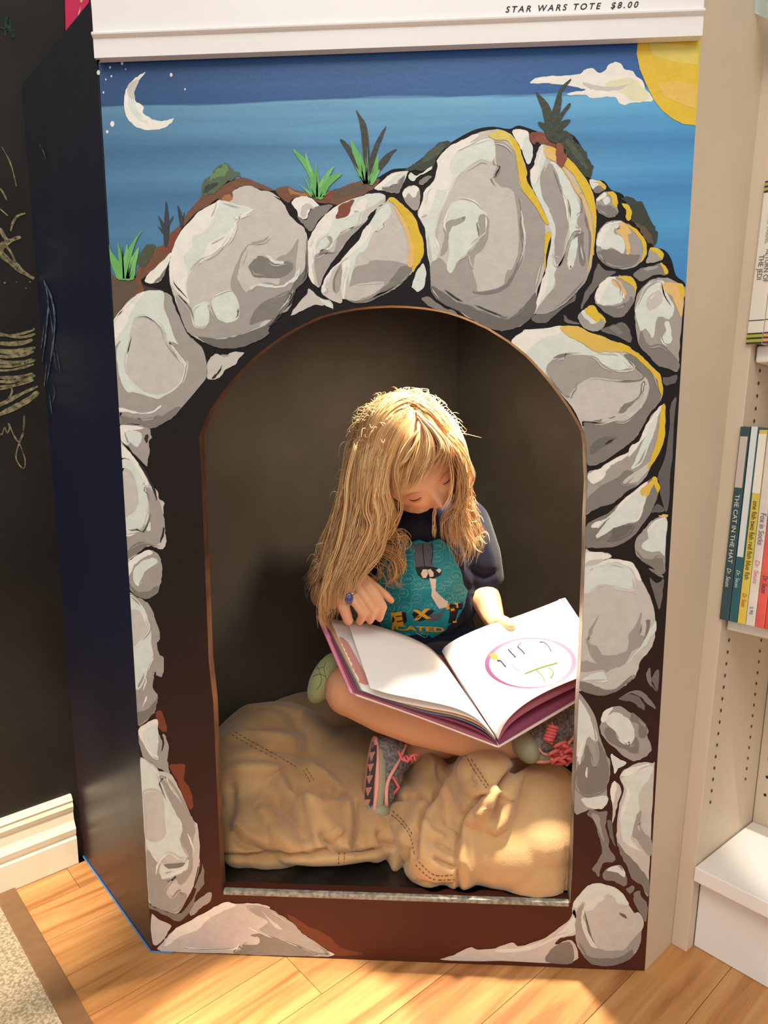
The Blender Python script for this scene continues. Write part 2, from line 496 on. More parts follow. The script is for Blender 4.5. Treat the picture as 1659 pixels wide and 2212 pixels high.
MURAL = r'''
#sky|SKY
@sky SKY Z 200,100 860,80 1530,60 1530,83 1516,270 1510,400 1500,560 1490,640 1400,600 1280,500 1200,400 900,400 600,450 400,500 232,640 222,400
@stars W
@moon W Q 630,312 595,330 560,360 540,400 535,460 550,510 590,550 640,562 700,555 740,530 750,512 710,520 670,520 620,490 620,460 590,440 580,400 600,350
- M Q 560,400 575,420 590,470 612,500 640,530 600,520 565,480 552,440
- L Q 560,360 600,345 580,400 585,430 560,420 550,390
@cloud W E 65,240 100,200 200,180 320,175 490,160 530,120 600,110 650,150 710,130 740,80 800,55 850,80 880,125 940,130 980,180 1040,230 1050,280 1100,340 1120,390 1060,400 950,410 860,425 820,400 800,360 700,360 580,370 540,340 380,340 440,310 540,300 440,270 300,250 200,240
- C E 700,250 850,200 960,200 1020,260 1080,340 1060,390 940,390 880,340 800,300
- L E 520,230 640,260 800,270 900,255 820,300 640,300 540,270
@sun Y Z 1378,60 1378,87 1375,116 1382,150 1395,181 1413,217 1431,240 1453,257 1475,268 1500,271 1520,271 1524,180 1530,83 1530,60
- Y2 Z 1400,90 1440,95 1505,100 1508,140 1460,135 1410,120
- Y3 Z 1420,180 1460,175 1504,185 1502,235 1470,225 1435,210
@rock_mass BG A 100,1020 200,1092 340,1090 370,1000 420,900 520,820 610,790 650,700 740,620 800,520 880,430 930,370 960,300 1120,240 1200,230 1290,215 1380,250 1480,290 1560,330 B 60,760 160,730 220,760 380,790 500,770 580,760 700,710 820,680 930,660 1000,620 1080,580 1200,570 1280,520 1400,430 1560,340 C 360,360 480,290 600,235 740,215 880,235 960,205 1080,240 1180,270 1400,270 1500,380 1560,500 1580,640 E 600,1070 700,1085 760,1160 860,1200 900,1300 940,1380 1060,1560 1130,1650 1220,1680 1280,1760 1320,1900 1395,1965 Z 1478,640 1465,800 1437,1120 1411,1640 1393,2092 1100,2084 860,2078 600,2068 328,2060 320,1900 300,1620 280,1300 255,900 242,720 233,600
@soil N A 105,1020 200,1092 340,1090 370,1000 420,900 520,820 610,790 650,700 740,620 800,520 880,430 930,370 1060,300 1200,240 1290,215 1380,250 1480,290 1560,330 1440,320 1360,290 1270,290 1200,330 1190,420 1100,430 1060,400 960,470 880,510 800,600 740,670 700,770 670,860 600,920 520,1000 440,1060 400,1110 430,1180 340,1250 260,1300 200,1400 150,1470 125,1200
- N2 A 110,1050 200,1100 330,1110 380,1160 300,1260 220,1340 150,1440 125,1200
- R A 660,720 700,690 720,720 690,800 640,850 600,860 560,840 640,790
- O A 1100,390 1160,360 1190,390 1180,430 1110,430
- BU A 340,1250 400,1200 430,1180 400,1130 440,1150 560,1180 620,1190 440,1195
@soil N B 60,760 160,730 220,760 380,790 500,770 580,760 700,710 820,680 930,660 960,680 900,760 820,800 700,850 620,890 540,880 440,870 380,840 300,820 220,830 180,870 130,850
- O B 170,740 240,780 320,790 400,810 340,820 230,800 190,800
- N2 B 560,760 650,740 760,720 860,720 800,780 700,800 600,830 540,820
- R B 500,770 560,780 560,830 500,860 470,830
@soil R C 1040,290 1100,260 1180,270 1240,320 1330,360 1345,430 1385,480 1335,570 1290,530 1270,440 1280,400 1180,380 1120,350 1090,370 1060,330
- R2 C 1100,300 1180,300 1230,340 1180,360 1120,330
@shrub GB A 920,340 950,240 1000,200 1050,130 1120,95 1170,110 1200,160 1250,170 1260,210 1200,230 1120,260 1050,340 960,380
- GB2 A 1050,160 1120,110 1160,150 1110,200 1020,230 990,260 1000,220
- GK A 950,300 1000,270 1060,260 1000,330 950,350
@shrub GB3 A 370,930 440,800 480,790 520,810 510,860 500,880 440,970 400,980
@shrub GK C 0,570 100,510 180,430 280,360 350,340 370,370 300,430 250,500 230,560 130,590 0,600
- GB3 C 180,440 260,380 320,370 280,440 200,500 120,530
@shrub GK C 1250,270 1280,240 1400,270 1450,350 1520,400 1560,480 1600,560 1590,650 1550,660 1460,560 1380,470 1340,380 1300,340
- GB3 C 1360,330 1430,360 1480,430 1540,520 1560,600 1500,540 1420,440
@shrub GK E 840,1240 900,1215 960,1240 1040,1290 1080,1380 1130,1480 1160,1540 1140,1640 1080,1620 1040,1540 960,1450 930,1430 940,1340 900,1280
- N2 E 960,1440 1040,1480 1110,1560 1120,1630 1060,1600 1000,1500
@dark_plant GK E 110,320 200,400 240,470 250,560 190,570 160,460
- GK E 412,205 350,250 300,320 270,420 240,520 300,540 330,420 340,310 400,235
- GK E 400,415 360,450 310,520 270,600 300,600 350,520 408,435
- GK E 410,560 340,565 270,620 270,680 340,640
- GK E 125,580 160,580 210,610 210,670 160,630
- GK E 190,540 290,520 290,660 340,700 300,760 200,710
@dark_plant GD B 756,75 800,130 850,220 870,400 885,620 835,600 810,380 790,200
- GD B 1020,210 960,290 910,390 880,480 865,620 900,580 940,430 985,310
- GD B 615,328 680,360 740,450 785,560 765,600 700,470
- GD B 1112,408 1040,440 980,490 930,580 960,600 1030,520 1065,460
@dark_plant GS A 615,420 635,500 645,640 630,790 598,790 600,600
- GS A 548,545 600,620 620,700 600,700
- GS A 683,548 640,610 640,700 618,690
- GS A 715,460 750,520 765,620 740,640
- GS A 775,508 765,600 742,630
- GS A 545,635 600,680 612,725
@grass GG A 105,765 150,860 220,960 250,1098 190,1060 140,950
- GG A 200,780 225,850 245,980 240,1090 215,980
- GG A 424,668 350,740 290,840 250,960 250,1098 300,1000 330,860 370,740
- GG2 A 385,820 330,890 290,980 270,1098 340,1080 360,960
- GG A 130,930 160,970 190,1080 250,1100 345,1090 300,1000 240,1010
- GG2 A 280,790 262,880 240,960 262,1000 290,880
@grass GG B 210,415 270,450 350,530 400,640 440,760 430,835 400,820 380,740 330,600
- GG B 412,525 425,600 440,700 430,835 400,700
- GG2 B 320,440 360,540 400,660 380,640 330,540
- GG B 636,625 540,640 450,700 430,835 480,830 520,740
- GG2 B 570,555 500,620 430,720 460,740 530,640
@grass GG B 706,325 760,400 810,500 850,600 860,690 820,680 780,580 730,450
- GG B 810,360 800,440 820,540 850,640 790,500
- GG B 945,450 950,540 940,620 900,720 860,690 900,580
- GG2 B 952,590 920,640 890,710 920,690 960,600
- GG2 B 760,570 800,620 830,690 810,650
@boulder G A 150,1480 170,1430 220,1370 260,1310 340,1245 440,1195 520,1190 590,1200 660,1240 690,1330 740,1440 800,1560 860,1620 930,1690 960,1780 970,1850 950,1960 I 755,0 680,80 600,130 490,180 400,150 300,140 200,140 190,0 A 190,2180 170,1900 155,1650
- M A 150,1480 170,1430 220,1370 340,1245 440,1195 590,1200 600,1340 640,1440 690,1600 720,1650 660,1640 760,1780 790,1820 760,1960 700,2040 580,2110 520,2120 420,2090 340,2070 280,2060 230,1980 205,1850 190,1720 220,1620 160,1680 150,1560
- L A 340,1430 450,1400 590,1500 640,1640 760,1800 770,1880 720,2000 600,2080 460,2080 350,2000 270,1900 260,1780 300,1600
- W A 150,1480 220,1370 340,1245 440,1200 340,1330 300,1420 270,1500 190,1600 155,1680 150,1560
- W I 205,0 300,20 400,45 500,35 570,-20 570,0 500,50 370,52 290,42 210,35
- D I 203,60 300,90 480,90 600,60 700,0 755,0 680,80 600,130 490,180 400,150 300,140 205,140
@boulder L A 1200,330 1270,295 1360,290 1440,330 1520,340 1600,400 B 40,810 130,880 170,960 240,1040 300,1080 335,1160 340,1270 345,1440 320,1540 240,1620 190,1720 120,1800 0,1960 A 1500,1570 1350,1650 1250,1680 1100,1690 1000,1660 880,1600 800,1540 740,1400 690,1250 655,1140 645,1000 660,880 710,740 760,660 840,580 900,510 1000,460 1080,410 1130,430 1190,410 1195,370
- M A 700,800 760,680 900,520 1080,420 1200,440 1360,490 1240,560 1180,700 1060,860 900,950 800,1090 790,1200 740,1220 660,1130 650,1000
- W A 660,1130 645,1000 660,880 710,740 760,660 840,580 900,510 1000,460 1080,410 1060,500 1000,620 930,700 850,720 840,820 770,900 800,1050 780,1150 820,1300 760,1250
- W A 1370,490 1280,530 1220,600 1160,680 1060,740 990,780 960,850 900,950 960,940 1060,840 1150,780 1200,680 1230,600 1300,550
- G A 1505,715 1450,755 1340,785 1270,860 1225,960 1180,1080 1180,1180 1230,1270 1250,1340 1240,1420 1160,1470 1060,1430 1000,1320 990,1400 980,1480 920,1520 850,1480 820,1370 740,1270 700,1240 740,1400 800,1540 900,1590 1060,1600 1200,1580 1380,1520 1500,1420 1700,1320 B 240,1330 260,1180 180,1300 60,1370 A 1600,1130 1500,1120 1400,1140 1330,1190 1300,1200 1240,1100 1240,1040 1255,960 1280,880 1330,800 1450,790
- M A 1010,1290 1060,1240 1180,1200 1230,1270 1250,1340 1240,1420 1160,1470 1060,1430
- M A 850,1340 980,1290 990,1400 980,1480 920,1520 850,1480
- D A 1330,980 1380,920 1440,890 1520,930 1560,955 1659,940 1710,960 1700,1020 1600,1080 1480,1080 1380,1070 1350,1030
- M A 1470,880 1540,950 1620,960 1630,940 1560,930 1500,885
- M A 1340,1165 1420,1130 1500,1140 1600,1150 1700,1090 1760,1000 1740,1080 1660,1150 1560,1170 1420,1155 1350,1180
- D A 1340,1480 1380,1370 1460,1290 1580,1230 1690,1190 1720,1240 1659,1330 1560,1420 1440,1450
- D2 A 900,1590 1060,1610 1200,1590 1380,1530 1560,1420 B 240,1540 315,1440 330,1180 345,1440 320,1540 240,1620 190,1720 120,1800 0,1960 A 1500,1570 1350,1650 1250,1680 1100,1690 1000,1660
- BK A 1500,1500 1580,1440 1659,1330 B 190,1720 230,1640 200,1740 130,1810 60,1880 0,1950 A 1620,1440
@boulder L B 340,1230 380,1130 450,1020 540,940 620,890 720,850 820,810 920,790 1010,820 1000,870 940,920 870,980 840,1040 760,1110 680,1200 620,1290 540,1400 480,1500 440,1600 400,1580 350,1500 345,1400 340,1290
- M B 450,1160 540,940 700,850 920,790 1010,820 900,900 820,960 780,1080 640,1140 560,1240 470,1310 400,1330
- W B 340,1230 380,1130 450,1020 540,940 620,890 640,960 560,1030 520,1120 430,1190 400,1330 380,1440 400,1570 350,1500 340,1290
- G B 440,1600 400,1440 400,1340 450,1300 560,1300 600,1170 680,1130 800,1060 840,1040 680,1200 600,1310 480,1500
- W B 780,860 830,830 860,870 810,960 760,940 720,990 660,1000
- R B 620,890 740,850 710,920 690,980 580,1010 600,950
- G B 505,1170 540,1165 555,1200 530,1245 500,1255 530,1210
@boulder L B 1020,860 1070,825 1120,860 1200,930 1270,1010 1300,1110 1335,1200 1340,1310 1290,1410 1240,1470 1170,1550 1060,1630 960,1680 860,1730 740,1735 650,1700 630,1740 540,1710 460,1650 470,1570 540,1450 620,1380 700,1280 780,1200 820,1110 900,1010 940,920
- M B 900,1010 1020,880 1060,960 1000,1050 900,1150 840,1280 770,1320 740,1420 700,1560 690,1400 700,1300 800,1180
- G B 740,1440 860,1400 900,1370 1100,1380 1240,1440 1170,1550 1060,1630 960,1680 860,1730 740,1735 680,1690 700,1600
- W B 460,1650 470,1570 540,1450 620,1380 700,1280 780,1200 820,1110 880,1060 880,1140 800,1250 700,1330 640,1380 560,1450 530,1520 500,1620
- W B 640,1400 700,1360 700,1450 670,1560 660,1690 640,1690 630,1560
- G B 560,1520 630,1400 625,1560 600,1640 560,1640
- L B 660,1690 700,1600 860,1560 1000,1560 940,1640 840,1690 740,1720
- D B 1100,1480 1160,1420 1240,1440 1170,1550 1060,1600 960,1640 1040,1560
- D B 660,1700 740,1720 860,1700 960,1650 1060,1600 960,1680 860,1730 740,1737
- P B 1080,900 1160,990 1220,1120 1260,1250 1250,1410 1200,1410 1210,1260 1180,1120 1130,1020
- Y B 1030,850 1070,825 1120,860 1200,930 1270,1010 1300,1110 1335,1200 1340,1310 1290,1410 1240,1470 1260,1300 1220,1120 1160,990 1090,890
@stone W B 200,880 240,830 330,820 400,860 440,900 420,930 360,930 330,1010 270,1000 240,930
- D B 250,990 330,1020 380,920 550,890 500,960 430,1030 370,1120 300,1060
- L B 290,900 350,880 400,920 340,930 320,1000 280,980
@stone M B 915,750 990,680 1060,620 1200,600 1190,640 1150,740 1110,790 1000,770
- D B 980,740 1090,720 1150,650 1180,640 1150,740 1110,790 1000,770
- W B 915,755 990,680 1060,630 1160,610 1100,640 1020,710 970,740
@stone M B 1210,650 1230,610 1270,640 1340,610 1410,555 1390,600 1290,650 1250,690
@stone D B 1300,690 1350,650 1410,640 1360,700 1310,720
@stone G B 1160,810 1180,750 1250,725 1300,750 1310,850 1290,930 1240,930 1180,860
- W B 1155,800 1180,750 1250,725 1295,750 1280,800 1250,830 1210,790 1180,830
@stone M B 1240,1580 1290,1450 1340,1400 1360,1500 1340,1600 1290,1640 1250,1610
@stone L B 190,1850 260,1740 330,1660 350,1610 390,1650 460,1700 540,1720 560,1790 510,1740 460,1760 390,1760 290,1800
- M B 440,1700 540,1740 555,1785 500,1760
@stone D C 120,1700 180,1680 260,1740 340,1790 400,1800 430,1840 300,1815 200,1770
@boulder L C 270,540 260,500 360,390 440,350 560,290 700,245 800,245 890,280 960,380 990,480 1030,600 1030,680 1100,800 1170,940 1230,1080 1240,1150 1200,1300 1190,1440 1130,1600 1110,1700 1100,1820 1000,1920 880,1970 750,1970 600,1900 500,1850 430,1800 300,1740 210,1640 200,1500 190,1380 170,1240 150,1090 90,980 130,860 150,770 230,680
- G C 200,1400 280,1350 350,1430 370,1480 450,1370 520,1330 560,1450 600,1590 620,1640 800,1600 840,1530 860,1450 900,1450 950,1330 960,1200 940,900 900,760 800,730 740,640 770,560 760,450 740,350 850,360 930,450 960,600 980,740 1100,900 1180,1040 1190,1130 1190,1300 1150,1470 1100,1650 1000,1770 900,1860 820,1870 700,1830 560,1770 430,1730 300,1640 210,1590 200,1500
- M C 270,540 440,430 600,350 730,320 760,420 740,520 640,500 560,540 440,640 380,760 320,900 260,1030 240,1150 280,1250 260,1340 190,1380 165,1240 150,1090 120,1000 200,850
- W C 90,980 130,860 150,770 230,680 260,560 260,500 360,390 440,350 560,290 620,290 520,370 420,440 360,560 390,640 360,740 300,770 260,760 220,880 190,970 140,1000 120,1010
- M C 320,1000 370,900 450,850 560,870 620,920 690,980 690,1120 640,1180 580,1230 500,1320 440,1370 380,1480 340,1440 360,1290 350,1180 310,1090
- G C 310,1080 360,1030 430,1010 500,990 480,1040 390,1080 360,1160 350,1260 330,1300 290,1330 300,1240 320,1160
- G C 610,1030 640,970 700,1010 700,1160 650,1270 580,1340 560,1450 520,1330 600,1230 630,1150
- D C 960,830 980,930 970,1040 980,1170 990,1270 960,1370 900,1500 840,1580 760,1620 640,1640 560,1640 640,1665 780,1645 870,1590 950,1450 1000,1300 1010,1200 990,1050 975,950
- M C 980,930 1005,1050 1020,1200 1010,1300 990,1420 1005,1300 1008,1180 985,1050
- D2 C 210,1590 300,1640 430,1730 560,1770 700,1830 820,1870 900,1860 1000,1770 1100,1650 1110,1700 1100,1820 1000,1920 880,1970 750,1970 600,1900 430,1800 300,1740 210,1640
- Y2 C 700,290 800,250 880,280 960,380 970,480 930,440 860,340 760,330
- Y C 880,290 960,380 990,480 1030,600 1030,680 1100,800 1170,940 1220,1050 1180,1040 1100,900 1000,780 970,700 950,560 930,440
- Y C 1230,1120 1240,1150 1200,1300 1190,1440 1180,1440 1180,1280 1190,1150
@stone M C 900,260 960,240 1040,260 1050,320 1080,400 1080,480 1050,540 1020,510 980,400 940,330
- W C 900,260 960,240 1040,260 1040,300 1000,330 990,420 940,330
@boulder L C 1150,380 1250,390 1300,430 1390,490 1480,590 1560,700 1610,830 1630,1000 1620,1160 1600,1330 1560,1500 1480,1620 1360,1740 1220,1820 1100,1830 1080,1850 1120,1700 1180,1540 1200,1420 1240,1200 1230,1080 1180,950 1130,850 1070,720 1060,600 1090,560 1110,470
- M C 1170,400 1200,470 1150,620 1150,760 1210,900 1270,1050 1280,1200 1260,1350 1300,1370 1280,1450 1260,1600 1150,1740 1090,1840 1120,1700 1180,1540 1200,1420 1240,1200 1230,1080 1180,950 1070,720 1120,700 1140,560
- W C 1150,380 1170,390 1150,480 1140,600 1110,700 1070,690 1060,600 1090,560 1110,470
- W C 1180,1500 1220,1480 1200,1620 1150,1720 1090,1830 1120,1700
- G C 1150,620 1230,540 1280,600 1330,740 1380,900 1390,1080 1360,1200 1330,1340 1280,1400 1270,1200 1280,1100 1230,950 1160,800
- M C 1230,520 1300,550 1400,700 1470,850 1490,960 1460,1050 1480,1120 1420,1180 1390,1200 1395,1080 1380,900 1330,740 1285,600
- G C 1490,800 1540,900 1570,1050 1590,1200 1560,1500 1480,1620 1360,1740 1220,1820 1100,1830 1200,1680 1280,1580 1270,1480 1340,1380 1430,1150 1500,1120 1460,1030 1490,950
- M C 1420,1200 1470,1180 1460,1300 1440,1400 1400,1450 1380,1400 1390,1300
- D C 1470,1180 1520,1120 1520,1260 1540,1380 1500,1420 1480,1330
- P C 1180,400 1280,420 1340,540 1400,650 1480,760 1540,870 1560,960 1600,1100 1600,1300 1550,1480 1575,1200 1550,1000 1500,850 1440,760 1380,640 1300,540 1200,480
- Y C 1190,390 1270,400 1300,450 1390,490 1480,590 1560,700 1610,830 1630,1000 1620,1160 1600,1330 1600,1050 1560,900 1500,760 1420,620 1340,540 1280,440
- R2 C 1290,360 1340,380 1350,440 1380,480 1340,570 1290,530 1280,430
@stone D2 C 1100,1840 1230,1820 1400,1720 1450,1640 1440,1720 1340,1780 1240,1870 1180,1910 1090,1900 1070,1860
@stone M E 570,1080 620,1075 690,1100 715,1140 700,1160 640,1190 600,1160
- D E 600,1160 650,1120 700,1160 640,1190
- Y E 610,1090 690,1100 715,1140 700,1160 660,1120
@stone G E 625,1260 680,1190 740,1175 800,1200 815,1270 810,1310 820,1360 770,1400 710,1390 640,1340
- D E 640,1290 700,1300 760,1300 820,1360 770,1400 710,1390 640,1340
- W E 630,1250 690,1190 720,1200 680,1240 650,1260
- M E 690,1240 730,1220 750,1260 710,1290
- Y E 720,1190 760,1175 800,1200 815,1270 800,1310 770,1280 760,1220
@stone Y E 850,1280 900,1290 935,1340 930,1400 910,1430 880,1400 890,1350
@stone G E 635,1560 680,1480 740,1435 840,1430 930,1470 1010,1540 1060,1620 1060,1720 1000,1800 900,1845 800,1840 700,1800 640,1730 630,1640
- D E 640,1700 760,1670 860,1710 940,1720 1010,1730 940,1820 800,1840 700,1800
- M E 640,1640 680,1500 780,1440 850,1440 800,1520 860,1580 880,1640 860,1710 800,1680 760,1660 700,1680 660,1650
- W E 630,1630 640,1560 690,1480 760,1440 740,1500 690,1560 660,1640
- P E 780,1510 840,1500 820,1450 880,1450 930,1530 900,1560 920,1640 920,1710 890,1710 880,1620 840,1560
- Y E 880,1460 960,1490 1010,1540 1060,1620 1060,1720 1010,1790 1035,1690 1015,1600 950,1520
@stone G E 1090,1670 1150,1660 1210,1710 1200,1760 1120,1790 1060,1790 1080,1720
- Y E 1090,1680 1100,1660 1150,1660 1210,1710 1200,1760 1170,1740 1140,1700
@stone D E 950,1890 1010,1840 1100,1820 1190,1800 1250,1850 1240,1890 1120,1900 1030,1950 980,1930
- G E 1040,1840 1100,1825 1160,1820 1150,1840 1080,1860
- Y E 1180,1800 1200,1795 1250,1850 1245,1890 1215,1880 1200,1830
@stone G E 620,2070 660,1980 720,1920 780,1910 850,1900 930,1910 975,1980 970,2060 950,2130 F 1100,110 1050,165 980,185 900,150 840,100 800,50
- M E 640,2090 700,1960 780,1920 850,1990 850,2080 860,2120 800,2150 700,2160 640,2140
- W E 620,2070 660,1980 720,1920 800,1910 740,1970 690,2060 650,2140
- D E 640,2150 760,2170 880,2140 930,2080 950,2130 F 1050,165 980,185 900,150 840,100
- P E 760,1940 820,1940 870,2010 890,2070 860,2070 840,2010 800,2000
- Y E 820,1910 930,1910 975,1980 970,2060 950,2000 880,1950 840,1930
@boulder G E 960,2180 980,2080 1040,1990 1120,1930 1200,1920 1280,1930 1340,1970 1395,2010 F 1565,60 1545,250 1525,500 1508,645 1420,620 1330,590 1260,510 1180,420 1150,260 1140,120
- D F 1200,300 1260,420 1380,420 1520,560 1508,645 1420,620 1330,590 1260,510 1180,420
- M E 970,2180 1060,2000 1200,1940 1240,2060 1300,2160 F 1480,130 1440,200 1340,180 1300,360 1240,280 1190,300 1150,150
- L E 1100,2060 1180,2030 1200,2120 1150,2180 1080,2200 1060,2130
- M F 1400,230 1440,230 1465,360 1440,410 1400,400 1380,350 1410,300
- P E 1180,2000 1230,1960 1340,1970 1385,2010 1375,2210 F 1540,180 1500,90 1460,10 E 1240,2050
- Y E 1330,1970 1385,2010 1380,2100 1350,2050
@stone D2 F 850,290 950,250 1050,230 1100,300 1110,400 1000,350 900,320
- D F 920,270 980,260 1040,320 1000,330
@stone D2 F 530,160 570,200 620,220 670,240 600,240 540,220
@stone D2 E 640,1800 700,1850 800,1870 720,1930 620,2020 560,2100 500,2190 520,2080 590,1960
@stone G F 650,190 680,140 760,80 800,90 830,140 880,180 890,230 860,280 820,305 760,300 700,270
- M F 680,140 720,120 760,180 820,220 780,240 720,200
- Y F 710,120 760,80 800,90 830,140 880,180 890,230 850,190 820,225 760,180
@boulder L F 75,400 150,330 200,290 300,295 430,265 560,255 650,260 740,310 860,345 960,390 1060,420 1130,470 1190,510 1270,590 1350,670 1380,760 1380,860 1340,930 1270,1010 1200,1140 1130,1240 1040,1310 930,1390 840,1440 735,1455 700,1300 690,1150 600,960 400,740 200,530
- M F 75,400 200,300 430,275 560,300 700,420 820,470 980,480 1060,540 1130,620 1000,640 880,600 760,520 600,510 480,530 400,580 380,640 350,680 200,530
- W F 75,400 150,330 200,290 300,295 430,265 520,260 480,330 380,350 300,400 230,460 180,500
- G F 380,640 400,580 480,530 640,505 800,520 880,600 1000,640 1130,620 1200,700 1000,720 800,700 680,740 600,820 560,880 440,780
- D F 690,1130 700,1100 860,1110 960,1080 1060,1080 1180,980 1260,850 1250,720 1100,580 1050,500 1130,510 1220,570 1310,660 1350,760 1370,860 1340,930 1270,1010 1200,1140 1130,1240 1040,1310 930,1390 840,1440 735,1455 700,1300
- D2 F 750,1340 780,1270 860,1220 960,1210 990,1225 920,1270 840,1320 770,1370
- D F 695,1085 780,1075 860,1060 840,1080 760,1110 695,1115
- D F 920,1050 980,1030 950,1055
- D F 1000,1000 1050,930 1120,910 1180,850 1200,760 1230,730 1220,800 1170,880 1100,950 1050,1000
- L F 800,1110 900,1080 1000,1060 1100,1000 1200,900 1230,760 1260,760 1240,880 1180,980 1080,1060 960,1080
- Y3 F 500,260 650,260 740,310 860,345 960,390 1060,420 1060,480 980,480 900,480 800,480 700,410 620,370 540,320
- Y F 940,390 1060,420 1130,470 1190,510 1270,590 1350,670 1380,760 1380,860 1350,800 1320,700 1220,590 1130,510 1040,470
@boulder G F 735,1530 790,1500 850,1480 950,1410 1080,1350 1110,1290 1180,1250 1240,1110 1330,980 1400,935 1405,1080 1395,1240 1350,1360 1280,1470 1240,1560 1170,1630 1080,1680 960,1780 840,1820 760,1860 710,1880 715,1700
- D F 720,1760 850,1640 1000,1560 1060,1500 1140,1530 1060,1620 1170,1630 1080,1680 960,1780 840,1820 760,1860 710,1880
- W F 740,1530 850,1480 950,1410 1080,1350 1090,1370 960,1450 900,1500 880,1560 790,1620 740,1580
- W F 1110,1290 1180,1250 1240,1110 1330,980 1390,940 1350,1020 1300,1120 1220,1230 1170,1300 1090,1390
- M F 1340,1030 1320,1150 1270,1280 1200,1440 1110,1490 1150,1400 1180,1320 1240,1200 1280,1100
- L F 1040,1600 1140,1520 1220,1470 1280,1420 1240,1520 1160,1600 1060,1620
- Y F 1400,935 1405,1080 1395,1240 1350,1360 1280,1470 1250,1480 1300,1340 1340,1200 1355,1050 1370,960
@boulder D F 715,2000 780,1930 900,1880 960,1830 1030,1770 1110,1700 1230,1610 1320,1560 1360,1640 1340,1720 1290,1850 1210,1970 1130,2070 1020,2140 900,2170 800,2170 710,2160
- M F 940,1900 1040,1780 1200,1640 1280,1640 1230,1780 1180,1930 1080,1960 1000,1990 900,2040 820,2090 810,2060 870,1980
- W F 1030,1770 1230,1610 1240,1630 1100,1740 1040,1800 960,1880 860,1970 820,2000 770,1990 800,1950 870,1930 950,1880
- D2 F 960,2000 1060,1980 1140,1980 1100,2060 1000,2110 900,2120 940,2070
- Y3 F 1190,1680 1240,1630 1320,1570 1340,1640 1310,1620 1260,1720 1210,1720
- Y F 1290,1580 1320,1560 1360,1640 1340,1700 1320,1650
@boulder G G 1420,70 1340,70 1270,120 1200,200 1150,270 1150,380 1200,440 1280,490 1395,555 1408,300
- M G 1420,80 1330,90 1250,170 1260,250 1210,290 1210,340 1290,370 1350,360 1400,400 1408,250
- D G 1150,350 1220,420 1300,430 1330,400 1400,420 1395,555 1280,490 1200,440
- P G 1350,52 1425,45 1420,70 1360,65
@stone D3 F 1500,880 1480,1100 1455,1500 1425,1850 1380,1780 1340,1560 1400,1400 1440,1150 1450,950
@stone D3 F 1290,1850 1340,1790 1400,1850 1290,1870
@stone D3 F 1380,710 1430,700 1500,680 1500,740 1410,770
@boulder L G 705,380 760,365 850,370 910,375 940,405 880,440 980,430 1050,455 1110,455 1160,520 1200,610 1260,720 1300,830 1320,960 1325,1040 1310,1130 1260,1230 1190,1310 1150,1440 1080,1500 1000,1560 900,1600 790,1600 700,1560 655,1545 670,1300 690,900
- M G 700,520 800,480 950,460 1080,500 1140,600 1130,690 960,670 850,670 700,720
- W G 705,380 850,370 940,405 880,430 760,440 705,470
- W G 880,440 980,430 1110,455 1160,520 1200,610 1160,600 1120,520 1000,460 880,470 760,520 710,560
- G G 735,1090 770,1010 840,900 790,1010 760,1090
- G G 720,1110 760,1160 820,1190 860,1250 960,1260 1080,1210 1090,1080 1150,1000 1200,880 1190,1000 1180,1080 1230,1100 1200,1180 1120,1220 1060,1330 960,1370 900,1400 860,1380 680,1400 680,1310 780,1320 820,1330 760,1260
- D G 670,1480 800,1520 900,1560 1000,1530 1100,1440 1150,1440 1080,1500 1000,1560 900,1600 790,1600 655,1545
- M G 1320,960 1325,1040 1280,1090 1240,1170 1160,1240 1070,1340 1100,1290 1180,1200 1230,1110 1260,1050
- D G 1240,960 1275,960 1260,1050 1220,1130 1240,1040
- M G 690,1470 760,1420 860,1400 900,1460 800,1470
@boulder G G 850,1830 880,1740 950,1705 1020,1700 1100,1750 1180,1800 1240,1860 1260,1920 1250,1970 1280,2020 1280,2090 1200,2150 1130,2170 1050,2130 960,2050 900,2000 850,1920
- D G 900,1880 960,1890 1000,1990 1070,2010 1120,2030 1150,1960 1180,2030 1150,2110 1040,2060 940,2020 880,1940
- M G 890,1830 960,1750 1080,1800 1130,1880 1140,1950 1100,2030 1020,1990 980,1920
- W G 850,1820 880,1740 960,1705 920,1760 890,1830
- D G 1120,1750 1180,1800 1240,1870 1240,1960 1180,1960 1170,1850 1110,1830
@boulder G G 640,1600 740,1680 800,1790 830,1900 850,1990 880,2060 900,2130 H 930,330 925,480 900,570 910,660 870,740 780,750 700,770 620,785 605,600 615,200
- D H 720,200 700,320 650,380 620,540 700,640 840,620 900,560 920,400 880,250 820,150 840,300 800,380 760,250
- M G 640,1640 740,1760 780,1880 800,2000 740,1960 700,2080 660,2211 H 650,300 625,240
- M H 680,660 760,650 880,630 915,660 870,740 780,740 720,720
- M H 720,390 735,395 730,470 715,470
@stone D G 1000,1640 1080,1580 1180,1560 1260,1620 1325,1720 1240,1670 1180,1610 1100,1590
- D2 G 1010,1640 1100,1590 1200,1640 1230,1730 1180,1710 1120,1660
@stone D G 1240,1450 1270,1370 1290,1500 1335,1580 1280,1520
- D2 G 1290,1450 1345,1380 1340,1560 1300,1500
@stone D2 G 1270,590 1330,640 1395,600 1385,700 1355,870 1310,740
- D G 1260,510 1330,530 1390,570 1388,590 1320,560
@stone M H 940,270 1000,310 1070,350 1000,400 970,440 945,350
@stone L H 930,600 960,510 1000,530 1025,600 1000,680 980,760 945,870 950,700
- W H 930,600 960,510 985,540 970,640 950,700
@boulder L H 1020,440 1100,380 1200,345 1290,350 1315,380 1290,800 1270,1200 1258,1500 1200,1400 1120,1350 1080,1250 1020,1130 990,1030 990,900 1010,700 1050,580 1020,500
